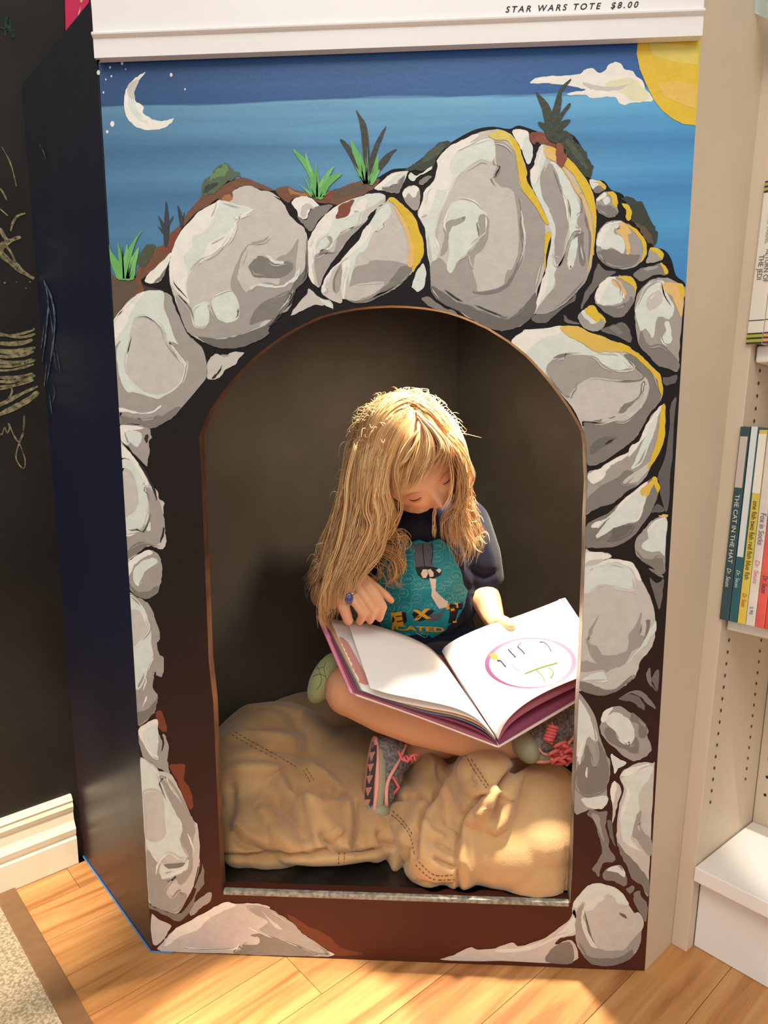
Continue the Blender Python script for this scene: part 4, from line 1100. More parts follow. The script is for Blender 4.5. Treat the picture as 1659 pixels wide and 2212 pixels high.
# raised black floor of the nook with a sill, ceiling board
M_sill = mat('black_gloss_sill', (40, 38, 34), 0.22, 0.6, rgb2=(24, 22, 20), scale=30, bump=0.5, bscale=140)
M_silledge = mat('lit_sill_edge', (168, 166, 152), 0.35, rgb2=(120, 116, 104), scale=160)  # pale tone stands in for the bright reflection along the sill
fl = bmesh.new()
lp = [(0.02, 0.0), (XR0 - 0.02, 0.0), (XR0 + 0.02, 0.06), (CORNER.x, CORNER.y - 0.02), (A0.x + 0.03, A0.y + 0.0), (-0.0, 0.05)]
lp = [(0.03, PT + 0.0005), (XR0 - 0.03, PT + 0.0005), (Bb.x + 0.0, Bb.y + 0.03), (CORNER.x - 0.004, CORNER.y - 0.024), (A0.x + 0.02, A0.y - 0.0)]
poly_bm([lp], lambda x, y: V((x, y, SZ - 0.004)), fl)
bmesh.ops.recalc_face_normals(fl, faces=fl.faces[:])
r_ = bmesh.ops.extrude_face_region(fl, geom=fl.faces[:])
for v in [g for g in r_['geom'] if isinstance(g, bmesh.types.BMVert)]: v.co.z -= 0.02
bmesh.ops.recalc_face_normals(fl, faces=fl.faces[:])
obj('nook_floor', fl, M_sill, nook)
x0, x1 = at(480, 1927).x, at(1232, 1948).x
obj('sill', box_bm((x0 + 0.001, -0.0006, SZ - 0.006), (x1 - 0.001, 0.0075, SZ + 0.0008), 0.0016), M_silledge, nook)
cb = bmesh.new()
poly_bm([lp], lambda x, y: V((x, y, 1.02)), cb)
bmesh.ops.solidify(cb, geom=cb.faces[:], thickness=0.015)
obj('nook_ceiling', cb, M_inner, nook)
bmesh_right = box_bm((0, -0.006, 0.0), (0.55, 0.0, 1.18), 0, (CORNER - D2 * 0.001 - D1 * 0.0, -D1, D2, Z))
obj('inner_lining', bmesh_right, M_inner, WALL_R)

# ------------------------------------------------------------------ white display ledge above, with its price lettering
M_ledge = mat('white_gloss_ledge', (240, 234, 230), 0.2, 0.5, var=0.03, scale=8)
M_ink = mat('black_print', (40, 36, 38), 0.7)
ledge = thing('display_ledge', 'white moulded display ledge above the mural, with a printed price', 'ledge')
zb0, zb1 = at(213, 125, -0.013).z, at(1511, 77, -0.013).z
za0, za1 = at(215, 79, -0.013).z, at(1510, 37, -0.013).z
def ledge_piece(rows, name, m, x0=XL1 + 0.001, x1=XR1 - 0.003):
    """rows: (y, zleft, zright) profile, extruded from left to right"""
    bm = bmesh.new()
    a = [bm.verts.new(V((x0, y, zl))) for y, zl, zr in rows]; b = [bm.verts.new(V((x1, y, zr))) for y, zl, zr in rows]
    n = len(rows)
    for i in range(n): bm.faces.new((a[i], a[(i + 1) % n], b[(i + 1) % n], b[i]))
    bm.faces.new(a[::-1]); bm.faces.new(b)
    bmesh.ops.recalc_face_normals(bm, faces=bm.faces[:])
    return obj(name, bm, m, ledge)
Y1 = -0.013; Y2 = -0.0165
def row(y, d): return (y, zb0 + d, zb1 + d)
h1 = za0 - zb0; h2 = za1 - zb1
hh = (h1 + h2) / 2
ledge_piece([row(-0.0018, 0), row(Y1, 0.0), row(Y1, hh * 0.98), row(Y1 - 0.0022, hh * 1.04), row(Y2 - 0.0006, hh * 1.12), row(Y2 - 0.0008, hh * 1.20), row(Y2 + 0.0008, hh * 1.29), row(Y1 - 0.0004, hh * 1.36), row(-0.0018, hh * 1.36)], 'moulding', M_ledge)
ledge_piece([row(-0.0015, hh * 1.361), row(Y1 + 0.0012, hh * 1.361), row(Y1 + 0.0012, hh * 1.36 + 0.10), row(-0.0015, hh * 1.36 + 0.10)], 'fascia', M_ledge)
# end return at the left
bm = bmesh.new()
q = [(195, -6), (212, -6), (214, 60), (216, 95), (216, 130), (210, 140), (209, 128), (206, 90)]
poly_bm([q], lambda x, y: at(x, y, -0.009), bm)
bmesh.ops.solidify(bm, geom=bm.faces[:], thickness=0.006)
bmesh.ops.recalc_face_normals(bm, faces=bm.faces[:])
obj('end_cap', bm, M_ledge, ledge)
def place_text(me, a, b, width=None, mat_=None, parent=None, name='lettering', n=V((0, -1, 0)), hscale=1.0):
    """baseline from a to b"""
    xs = [v.co.x for v in me.vertices]; w = max(xs) - min(xs); mn = min(xs)
    ex = (b - a).normalized(); sc = (b - a).length / w
    ey = n.cross(ex).normalized()
    for v in me.vertices:
        v.co = a + ex * ((v.co.x - mn) * sc) + ey * (v.co.y * sc * hscale) + n * (v.co.z * sc)
    return link(name, me, mat_ or M_ink, parent)
yy = Y1 + 0.0012 - 0.0003
me = text_mesh('STAR WARS TOTE  $8.00', 1.0, shear=0.25, spacing=1.45, weight=0.018)
place_text(me, at(1092, 27, yy), at(1379, 16, yy), parent=ledge, mat_=M_ink, hscale=0.95)

# ------------------------------------------------------------------ bookcase on the right, leaning back a touch
BEX = -D1; BEY = D2
def lean_for():
    best = None
    for i in range(0, 120):
        a = math.radians(i * 0.05)
        ez = Z * math.cos(a) + BEY * math.sin(a)
        # pixel column of the stile edge where the row is 69
        lo, hi = 0.2, 1.8
        for _ in range(40):
            m = (lo + hi) / 2
            if to_px(Bb + ez * m)[1] > 69: lo = m
            else: hi = m
        e = abs(to_px(Bb + ez * lo)[0] - 1655)
        if best is None or e < best[0]: best = (e, a)
    return best[1]
BL = lean_for()
BEZ = (Z * math.cos(BL) + BEY * math.sin(BL)).normalized()
BEYp = (BEY * math.cos(BL) - Z * math.sin(BL)).normalized()
BO = Bb - BEYp * 0.001
def bc(px, py, d=0.0):
    """pixel -> (u, w) on the bookcase front plane moved back by d"""
    p = on_plane(px, py, BO + BEYp * d, BEYp) - BO
    return p.dot(BEX), p.dot(BEZ)
def bl(u, d, w): return BO + BEX * u + BEYp * d + BEZ * w
BF = (BO, BEX, BEYp, BEZ)
M_case = mat('cream_cabinet_paint', (216, 198, 174), 0.5, 0.4, var=0.04, scale=5, bump=0.06, bscale=240)
M_case2 = mat('white_shelf_laminate', (238, 234, 228), 0.4, 0.45)
M_pin = mat('shelf_pin_hole', (52, 40, 32), 0.8)
u1 = bc(1483, 2053)[0]
u_in, w_bot = bc(1501, 1869)
w_botlow = bc(1500, 1900)[1]
# depth of the interior from the back corner of the bottom shelf
pt = on_plane(1623, 1772, bl(0, 0, w_bot), BEZ) - BO
DEP = pt.dot(BEYp)
case = thing('bookcase', 'tall cream built-in bookcase with adjustable shelves right of the mural', 'bookcase')
UR = 0.62
tk = on_plane(1493, 2040, V((0, 0, 0)), Z) - BO
TD = max(0.012, tk.dot(BEY))
HT = 1.9
def part(name, lo, hi, m=M_case, bev=0.0012, par=case):
    return obj(name, box_bm(lo, hi, bev, BF), m, par)
part('stile', (0.0, 0.0, 0.0), (u1, 0.02, HT))
part('stile', (UR, 0.0, 0.0), (UR + 0.03, 0.02, HT))
part('side_board', (u1 - 0.014, 0.0205, 0.0), (u1 - 0.0008, DEP + 0.01, HT))
part('side_board', (UR + 0.0008, 0.0205, 0.0), (UR + 0.014, DEP + 0.01, HT))
part('back_board', (u1, DEP, 0.0), (UR, DEP + 0.008, HT))
part('bottom_shelf', (u1 + 0.0008, -0.004, w_botlow), (UR - 0.001, DEP - 0.001, w_bot), M_case2)
part('toe_kick', (u1 + 0.0008, TD, 0.002), (UR - 0.001, TD + 0.014, w_botlow - 0.0006), M_case2)
us1, ws1 = bc(1560, 1333, 0.012); _, ws1b = bc(1560, 1358, 0.012)
us2, ws2 = bc(1625, 748, 0.012); _, ws2b = bc(1624, 784, 0.012)
part('shelf', (u1 + 0.002, 0.012, ws1b), (UR - 0.001, DEP - 0.001, ws1), M_case2, 0.0025)
part('shelf', (u1 + 0.002, 0.012, ws2b), (UR - 0.001, DEP - 0.001, ws2), M_case2, 0.0025)
# shelf-pin holes: two columns on the side board, one on the back edge
bm = bmesh.new()
def hole(u, d, w, axis):
    n = 7; vs = []
    for k in range(n):
        a = 2 * math.pi * k / n
        if axis == 'u': vs.append(bm.verts.new(bl(u, d + 0.0022 * math.cos(a), w + 0.0026 * math.sin(a))))
        else: vs.append(bm.verts.new(bl(u + 0.0022 * math.cos(a), d, w + 0.0026 * math.sin(a))))
    bm.faces.new(vs)
def side_hit(px, py):
    p = on_plane(px, py, bl(u1, 0, 0), BEX) - BO
    return p.dot(BEYp), p.dot(BEZ)
kz = 692 / 219.0
hA = side_hit(1440 + 427 / kz, 1300 + 262 / kz); hB = side_hit(1440 + 300 / kz, 1300 + 1368 / kz)
gA = side_hit(1440 + 648 / kz, 1300 + 262 / kz); gB = side_hit(1440 + 538 / kz, 1300 + 1212 / kz)
st1 = (hA[1] - hB[1]) / 14.0
for k in range(0, 44):
    w = hB[1] + st1 * k
    if abs(w - ws1) > 0.02 and abs(w - ws2) > 0.02 and not (ws1 < w < ws1 + 0.24 and k % 1 == 0 and False):
        hole(u1 + 0.0002, hB[0] + (hA[0] - hB[0]) * k / 14.0, w, 'u')
st2 = (gA[1] - gB[1]) / 13.0
for k in range(0, 44):
    hole(u1 + 0.0002, (gA[0] + gB[0]) / 2, gB[1] + st2 * k, 'u')
q = on_plane(1440 + 672 / kz, 1300 + 1318 / kz, bl(0, DEP, 0), BEYp) - BO
for k in range(30): hole(q.dot(BEX), DEP - 0.0003, q.dot(BEZ) + 0.028 * k, 'd')
tag(obj('pin_holes', bm, M_pin, case), kind='stuff')

# ------------------------------------------------------------------ books
M_page = mat('book_paper', (232, 226, 210), 0.8, 0.2, var=0.1, scale=300, stretch=(1, 1, 0.02))
def book(name, label, group, ub, wb, ut, wt, thick, m, dfront=0.0, depth=0.17, texts=(), bands=(), cat='book'):
    """a standing book: (ub,wb) bottom left of the spine, (ut,wt) top left; leans in the front plane"""
    t = thing(name, label, cat, (0, 0, 0), group)
    up = (bl(ut, 0, wt) - bl(ub, 0, wb)); h = up.length; up.normalize()
    ex = (BEX - up * BEX.dot(up)).normalized()
    o = bl(ub, dfront, wb)
    fr = (o, ex, BEYp, up)
    e = 0.0018
    bm = box_bm((0.0003, 0.0, 0.0), (thick - 0.0003, e * 1.2, h), 0.0008, fr)
    box_bm((0.0003, e, 0.0), (0.0003 + e, depth, h), 0.0, fr, bm)
    box_bm((thick - 0.0003 - e, e, 0.0), (thick - 0.0003, depth, h), 0.0, fr, bm)
    obj('cover', bm, m, t)
    obj('pages', box_bm((0.0003 + e, e * 1.3, 0.003), (thick - 0.0003 - e, depth - 0.003, h - 0.003), 0, fr), M_page, t)
    for (f0, f1, c0, c1, col) in bands:
        bm = box_bm((c0 * thick, -0.0004, f0 * h), (c1 * thick, 0.0002, f1 * h), 0, fr)
        obj('spine_band', bm, mat('band_%d_%d_%d' % col, col, 0.5), t)
    for (txt, f0, f1, cc, size, col, sh) in texts:
        me = text_mesh(txt, 1.0, shear=sh)
        a = o + up * (f0 * h) + ex * (cc * thick) - BEYp * 0.0007
        b = o + up * (f1 * h) + ex * (cc * thick) - BEYp * 0.0007
        ww = max(v.co.x for v in me.vertices) - min(v.co.x for v in me.vertices)
        sc = (b - a).length / ww
        place_text(me, a, b, mat_=mat('ink_%d_%d_%d' % col, col, 0.6), parent=t, name='spine_lettering', n=-BEYp, hscale=size / sc)
    return t
d0 = -0.004
xs = [1554, 1575, 1593, 1611, 1631, 1651.5, 1672]
ub = [bc(x, 1325 + (x - 1554) * 0.25, d0)[0] for x in xs]
utop, wtop = bc(1599, 921, d0)
shift = utop - ub[0]
H1 = wtop - ws1
g1 = 'picture books on the middle shelf'
cols = [('teal_a', (44, 78, 84)), ('teal_b', (36, 98, 108)), ('yellow', (226, 202, 84)), ('white', (228, 218, 206)), ('red_a', (222, 92, 78)), ('red_b', (214, 72, 62))]
specs = [
 ('dark grey-green picture book at the left end of the middle shelf', [('THE CAT IN THE HAT', .655, .30, .30, .0075, (232, 228, 214), 0), ('Dr. Seuss', .272, .175, .30, .0075, (232, 228, 214), .2)], [(0.69, .95, .12, .85, (204, 190, 178))]),
 ('teal picture book under shiny plastic, second from the left end of the middle shelf', [('Dr. Seuss', .27, .18, .30, .0065, (214, 224, 216), .2)], [(0.34, 1.0, .15, .85, (222, 224, 224))]),
 ('yellow picture book on the middle shelf, one long title down its spine', [('one fish two fish red fish blue fish', .64, .235, .3, .0085, (70, 60, 40), 0), ('Dr. Seuss', .16, .09, .3, .0075, (190, 80, 50), .2)], [(0.68, .98, .05, .95, (236, 230, 214))]),
 ('white picture book between the yellow and the red ones on the middle shelf', [('Fox in Socks', .58, .42, .3, .0095, (120, 90, 110), .1), ('Dr. Seuss', .34, .22, .3, .008, (214, 120, 130), .2), ('5.95', .1, .06, .3, .006, (90, 80, 80), 0)], []),
 ('coral red picture book right of the white one on the middle shelf', [('Dr. Seuss', .27, .18, .3, .008, (80, 50, 90), .2)], [(0.6, .98, .05, .95, (240, 232, 224))]),
 ('bright red picture book cut by the right edge of the photograph', [], [])]
for i, (lab, tx, bd) in enumerate(specs):
    th = ub[i + 1] - ub[i]
    k = [1.0, 1.0, 0.985, 0.99, 0.985, 0.97][i]
    book('picture_book', lab, g1, ub[i], ws1 + 0.0003, ub[i] + shift * k, ws1 + H1 * k, th, mat('book_' + cols[i][0], cols[i][1], 0.25, 0.6, var=0.12, scale=40, coat=0.3), d0, 0.16, tx, bd)
# two tall pale books on the upper shelf
xb = [1611, 1646, 1682]
ub2 = [bc(x, 739, d0)[0] for x in xb]
ut2, wt2 = bc(1652, 392, d0)
g2 = 'white story books on the upper shelf'
ink = (96, 92, 88)
gr = (166, 176, 62); dk = (60, 48, 42); og = (232, 160, 92); nv = (62, 56, 88)
hh2 = wt2 - ws2
for i in range(2):
    th = ub2[i + 1] - ub2[i]
    c = gr if i == 0 else og; e2 = dk if i == 0 else nv
    bd = []
    for f in (0.0, 0.93):
        bd += [(f + .000, f + .012, .03, .97, e2), (f + .012, f + .03, .03, .97, c), (f + .03, f + .042, .03, .97, e2), (f + .042, f + .06, .03, .97, c), (f + .06, f + .07, .03, .97, e2)]
    bd += [(.145, .15, .03, .97, e2)]
    tx = [('RETURN OF', .58, .38, .60, .0085, ink, 0), ('THE JEDI', .55, .40, .22, .0085, ink, 0), ('EPIC YARNS', .80, .62, .45, .007, (150, 158, 160), 0)] if i == 0 else [('STAR WARS', .84, .64, .1, .0095, ink, 0)]
    book('story_book', ['white story book with green striped bands, leaning at the left end of the upper shelf', 'white story book with orange striped bands, behind the green banded one'][i], g2,
         ub2[i], ws2 + 0.0003, ub2[i] + (ut2 - ub2[0]), wt2, th, mat('book_cream', (230, 222, 208), 0.35, 0.5), d0, 0.16, tx, bd)
# pale blue cloth hanging into the top right corner
M_blue = mat('pale_blue_cloth', (226, 240, 240), 0.85, 0.2, var=0.05, scale=20, sheen=0.3)
cl = bmesh.new()
nu, nv_ = 24, 16
g = []
for i in range(nu + 1):
    rowv = []
    for j in range(nv_ + 1):
        s = i / nu; t_ = j / nv_
        x = 1585 + s * 190
        low = 5 + 75 * min(1, s * 1.15) ** 0.9
        y = -70 + (low + 70) * t_
        p = on_plane(x, y, BO - BEYp * (0.045 + 0.008 * math.sin(s * 17) * t_), BEYp)
        rowv.append(cl.verts.new(p))
    g.append(rowv)
for i in range(nu):
    for j in range(nv_):
        cl.faces.new((g[i][j], g[i + 1][j], g[i + 1][j + 1], g[i][j + 1]))
bmesh.ops.solidify(cl, geom=cl.faces[:], thickness=0.002)
tag(obj('hanging_cloth', cl, M_blue, None, True), 'pale blue cloth hanging over the bookcase in the top right corner', 'cloth')

# ------------------------------------------------------------------ nook lamp (the warm downlight under the nook's ceiling)
NL = V((0.475, 0.20, 0.985))
lamp('nook_downlight', 'SPOT', NL, (0.37, 0.48, 0.40), NOOK_W * 0.75, (1.0, 0.84, 0.62), spot_size=math.radians(118), spot_blend=0.9, shadow_soft_size=0.022)
lamp('nook_downlight_beam', 'SPOT', NL, (0.40, 0.13, 0.45), NOOK_W * 4.4, (1.0, 0.86, 0.66), spot_size=math.radians(72), spot_blend=0.8, shadow_soft_size=0.034)
M_metal = mat('dull_chrome', (170, 168, 164), 0.3, 0.5, metal=0.9)
dl = bmesh.new()
tube_bm([NL + Z * 0.038, NL + Z * 0.012], [0.036, 0.032], 20, dl)
obj('downlight_ring', dl, M_metal, nook)

# ------------------------------------------------------------------ helpers for shapes measured in the picture but built at depth
def ppm(y): return FOC / (y - CAM_LOC.y)
def blob(bm, px, py, y, rx, ry, dy, rot=0.0, seg=24):
    c = at(px, py, y); k = ppm(y)
    R = Matrix.Rotation(-math.radians(rot), 3, 'Y')
    ell_bm(c, (rx / k, dy, ry / k), R, bm, seg)
def seg_dist(p, a, b):
    dx, dy = b[0] - a[0], b[1] - a[1]
    t = max(0.0, min(1.0, ((p[0] - a[0]) * dx + (p[1] - a[1]) * dy) / (dx * dx + dy * dy + 1e-9)))
    return math.hypot(p[0] - a[0] - dx * t, p[1] - a[1] - dy * t), t
def fold(me, folds, front=True, clampz=None):
    """folds: (polyline px, width px, depth m[, one-sided]) pressed along the normals of the camera-side surface"""
    n = len(me.vertices)
    co = np.empty(n * 3); me.vertices.foreach_get('co', co); co = co.reshape(-1, 3)
    me.calc_loop_triangles()
    no = np.empty(n * 3); me.vertices.foreach_get('normal', no); no = no.reshape(-1, 3)
    Rm = np.array(_R); q = (co - np.array(CAM_LOC)) @ Rm
    P = np.stack([829.5 + FOC * q[:, 0] / -q[:, 2], 1106.0 - FOC * q[:, 1] / -q[:, 2]], 1)
    vd = co - np.array(CAM_LOC); vd /= np.linalg.norm(vd, axis=1)[:, None]
    facing = np.clip(-(no * vd).sum(1) * 2.5 + 0.3, 0, 1)
    disp = np.zeros(n)
    for f in folds:
        pts, w, d = f[0], f[1], f[2]
        best = np.full(n, 1e9); tt = np.zeros(n); tot = len(pts) - 1
        for i in range(tot):
            a = np.array(pts[i], float); b = np.array(pts[i + 1], float); ab = b - a
            t = np.clip(((P - a) @ ab) / (ab @ ab + 1e-9), 0, 1)
            dd = np.linalg.norm(P - a - t[:, None] * ab, axis=1)
            m = dd < best; best[m] = dd[m]; tt[m] = (i + t[m]) / tot
        taper = np.clip(np.minimum(tt, 1 - tt) * 5 + (0.35), 0, 1)
        disp += d * np.exp(-(best / w) ** 2) * taper
    co += no * (disp * facing)[:, None]
    if clampz is not None: co[:, 2] = np.maximum(co[:, 2], clampz)
    me.vertices.foreach_set('co', co.reshape(-1)); me.update()
def bvh_of(o):
    me = o.data
    return BVHTree.FromPolygons([o.matrix_world @ v.co for v in me.vertices], [p.vertices[:] for p in me.polygons])
def hit(bvh, px, py, off=0.0):
    d = ray(px, py)
    h = bvh.ray_cast(CAM_LOC, d)
    if h[0] is None: return None
    return h[0] + (h[1] if h[1].dot(d) < 0 else -h[1]) * off
def decal_line(bm, bvh, pts, w, off=0.0006, sides=5, n=4, closed=False):
    P = [hit(bvh, x, y, off) for x, y in (catmull(pts, n, closed) if n > 1 else pts)]
    P = [p for p in P if p is not None]
    if len(P) > 1: tube_bm(P, w, sides, bm, closed)
def decal_poly(bm, bvh, pts, off=0.0006, step=4.0, mi=0, smooth=2):
    """patch laid on a surface: grid-filled so that it follows the curvature"""
    q = catmull(pts, smooth) if smooth > 1 else pts
    xs = [p[0] for p in q]; ys = [p[1] for p in q]
    inner = []
    y = min(ys) + step / 2
    while y < max(ys):
        x = min(xs) + step / 2
        while x < max(xs):
            if inside((x, y), q) and min(seg_dist((x, y), q[i - 1], q[i])[0] for i in range(len(q))) > step * 0.45: inner.append((x, y))
            x += step
        y += step
    from mathutils.geometry import delaunay_2d_cdt
    vs2 = [V(p) for p in q] + [V(p) for p in inner]
    ed = [(i, (i + 1) % len(q)) for i in range(len(q))]
    r = delaunay_2d_cdt(vs2, ed, [], 1, 1e-6)
    vm = []
    for p in r[0]:
        h = hit(bvh, p.x, p.y, off); vm.append(bm.verts.new(h) if h is not None else None)
    for f in r[2]:
        if all(vm[i] is not None for i in f):
            # skip faces stretched over a depth jump
            c = [vm[i].co for i in f]
            if max((a - b).length for a in c for b in c) < 0.03:
                try:
                    ff = bm.faces.new([vm[i] for i in f]); ff.material_index = mi
                except ValueError: pass

# ------------------------------------------------------------------ bean bag
M_suede = mat('tan_suede', (210, 170, 120), 0.9, 0.15, rgb2=(190, 148, 100), scale=9, bump=0.25, bscale=420, sheen=0.35)
M_thread = mat('brown_thread', (112, 78, 46), 0.8)
bagE = thing('bean_bag', 'large tan suede bean bag filling the bottom of the nook', 'bean bag')
bm = bmesh.new()
for b in [
    (650, 1690, .44, 270, 200, .26, 0), (600, 1650, .31, 170, 130, .14, -12), (610, 1745, .175, 160, 108, .13, 0), (560, 1640, .24, 120, 90, .13, 0),
    (702, 1772, .105, 64, 56, .070, -20), (650, 1775, .112, 84, 62, .08, 0), (540, 1785, .12, 72, 66, .08, 0),
    (930, 1720, .42, 330, 150, .26, 0), (1130, 1795, .142, 146, 142, .138, 0), (1150, 1745, .130, 120, 95, .120, 0), (1050, 1672, .105, 66, 50, .07, 10), (1170, 1760, .22, 120, 105, .14, 0), (1115, 1850, .115, 125, 82, .108, 0),
    (950, 1800, .15, 72, 140, .10, 14), (1050, 1700, .125, 84, 76, .10, 20), (1030, 1780, .15, 78, 90, .11, 0), (935, 1888, .085, 60, 46, .075, 0),
    (868, 1790, .125, 42, 90, .07, -8), (812, 1792, .105, 44, 56, .06, 20), (845, 1745, .16, 55, 42, .08, 0), (925, 1690, .20, 50, 66, .07, -14), (800, 1700, .30, 130, 120, .12, 0),
    (1000, 1892, .090, 75, 42, .08, 0), (860, 1850, .13, 36, 70, .06, 0)]:
    blob(bm, *b)
ell_bm(V((at(1085, 1880, .1).x, .136, SZ + .034)), (0.118, 0.132, 0.075), None, bm, 32)
ell_bm(V((at(930, 1900, .03).x, .088, SZ + .028)), (0.050, 0.082, 0.055), None, bm, 32)
ell_bm(V((at(990, 1900, .03).x, .088, SZ + .026)), (0.050, 0.084, 0.05), None, bm, 32)
ell_bm(V((at(690, 1850, .1).x, .228, SZ + .024)), (0.205, 0.196, 0.046), None, bm, 32)
bag = remeshed(bm, 0.0030, 10, 0.5)
FOLDS = [
 ([(497, 1790), (522, 1820), (565, 1842), (615, 1850)], 9, -.010), ([(500, 1775), (535, 1800), (590, 1822)], 14, .007),
 ([(590, 1717), (615, 1745), (645, 1780), (665, 1825)], 14, -.014), ([(560, 1740), (590, 1790), (640, 1835)], 16, .008),
 ([(480, 1668), (540, 1664), (590, 1667), (630, 1705), (665, 1735), (700, 1770)], 18, .013),
 ([(615, 1680), (652, 1712), (690, 1719), (715, 1708), (745, 1722)], 14, -.022),
 ([(655, 1655), (690, 1677), (727, 1700), (752, 1730)], 10, .012),
 ([(660, 1738), (700, 1742), (740, 1735), (762, 1750)], 11, .008),
 ([(692, 1790), (706, 1815), (728, 1832)], 9, -.016), ([(720, 1788), (735, 1805)], 14, .007),
 ([(768, 1730), (768, 1780), (762, 1820), (775, 1845)], 5, -.018),
 ([(470, 1848), (590, 1857), (665, 1847), (730, 1837), (790, 1842), (830, 1836)], 6, -.014),
 ([(525, 1572), (590, 1563), (655, 1575)], 12, -.007), ([(570, 1622), (620, 1622), (665, 1637)], 10, -.007), ([(470, 1600), (540, 1580), (600, 1590), (650, 1600)], 10, .005),
 ([(463, 1535), (540, 1530), (630, 1537), (662, 1548)], 10, .007), ([(470, 1640), (560, 1625), (640, 1648)], 16, .005),
 ([(500, 1690), (498, 1740), (490, 1790)], 12, -.006),
 ([(1140, 1640), (1107, 1667), (1086, 1690), (1080, 1703)], 7, -.020), ([(1125, 1668), (1105, 1700), (1092, 1730)], 14, .008),
 ([(1055, 1714), (1030, 1727), (1010, 1747), (992, 1792), (985, 1850), (988, 1900), (992, 1935)], 5, -.012),
 ([(1020, 1750), (1004, 1795), (998, 1850), (1003, 1910)], 12, .006),
 ([(1083, 1712), (1073, 1750), (1066, 1778)], 8, -.011), ([(1082, 1697), (1058, 1735), (1035, 1770)], 12, .009), ([(1100, 1730), (1085, 1775), (1060, 1800)], 14, .006),
 ([(975, 1665), (940, 1720), (914, 1745), (903, 1787), (898, 1850)], 6, -.014),
 ([(990, 1660), (955, 1725), (930, 1760), (915, 1800), (912, 1850)], 12, .007),
 ([(893, 1790), (874, 1837), (868, 1880)], 8, -.016), ([(940, 1818), (965, 1835), (984, 1846)], 5, -.007), ([(938, 1852), (962, 1868), (982, 1877)], 5, -.008),
 ([(962, 1770), (978, 1782), (992, 1792)], 6, -.007), ([(915, 1780), (935, 1800), (960, 1810)], 8, .005),
 ([(826, 1757), (835, 1727), (880, 1720), (935, 1718)], 5, -.009), ([(1005, 1640), (1030, 1665), (1056, 1705)], 8, -.004),
 ([(1015, 1655), (1010, 1680), (1028, 1695)], 7, -.006), ([(905, 1640), (925, 1632), (945, 1660)], 10, .006), ([(943, 1650), (955, 1690)], 5, -.006),
 ([(820, 1790), (830, 1815), (850, 1830)], 9, -.012), ([(845, 1770), (868, 1800), (880, 1840)], 10, .006), ([(850, 1860), (870, 1900), (885, 1925)], 9, .006),
 ([(900, 1905), (940, 1915), (985, 1912)], 5, -.004)]
FOLDS = [(f[0], f[1], f[2] * (1.3 if f[1] < 7 else 1.22)) for f in FOLDS]
fold(bag, FOLDS, clampz=SZ - 0.0035)
# keep the bag behind the panel and inside the nook
for v in bag.vertices:
    if v.co.y < PT + 0.003 and not (at(484, 1900, 0).x < v.co.x < at(1226, 1900, 0).x): v.co.y = PT + 0.003
    if v.co.y < 0.006: v.co.y = 0.006
    if v.co.z < SZ + 0.0012 and v.co.y < 0.03: v.co.z = SZ + 0.0012
    d = (v.co - A0).dot(D1)
    if d > -0.012: v.co -= D1 * (d + 0.012)
    d = (v.co - CORNER).dot(D2)
    if d > -0.012: v.co -= D2 * (d + 0.012)
bagO = link('cover', bag, M_suede, bagE, True)
BBAG = bvh_of(bagO)
def stitches(lines, m=M_thread, r=0.0007, on=4.0, gap=3.0, name='stitching'):
    bm = bmesh.new()
    for pts in lines:
        P = catmull(pts, 12, False)
        acc = 0.0; cur = [P[0]]; draw = True
        for a, b in zip(P, P[1:]):
            acc += math.hypot(b[0] - a[0], b[1] - a[1]); cur.append(b)
            if acc > (on if draw else gap):
                if draw:
                    q = [hit(BBAG, x, y, 0.0002) for x, y in (cur[0], cur[-1])]
                    if all(q) and (q[0] - q[1]).length < 0.02: tube_bm(q, r, 4, bm)
                draw = not draw; acc = 0; cur = [b]
    o = obj(name, bm, m, bagE)
    o['kind'] = 'stuff'
stitches([[(478, 1568), (510, 1583), (540, 1600), (580, 1622), (615, 1642), (645, 1660)], [(492, 1582), (545, 1613), (605, 1643)], [(655, 1664), (665, 1680), (672, 1694)], [(662, 1660), (672, 1676), (682, 1690)],
          [(1005, 1630), (1025, 1665), (1045, 1695), (1055, 1707)], [(1018, 1640), (1038, 1670), (1057, 1700)], [(898, 1868), (918, 1888), (940, 1900), (982, 1900)], [(905, 1862), (938, 1890), (980, 1890)],
          [(837, 1755), (862, 1774), (885, 1805), (896, 1850)], [(848, 1752), (872, 1775), (892, 1805)], [(732, 1842), (731, 1882)], [(744, 1842), (743, 1880)]])

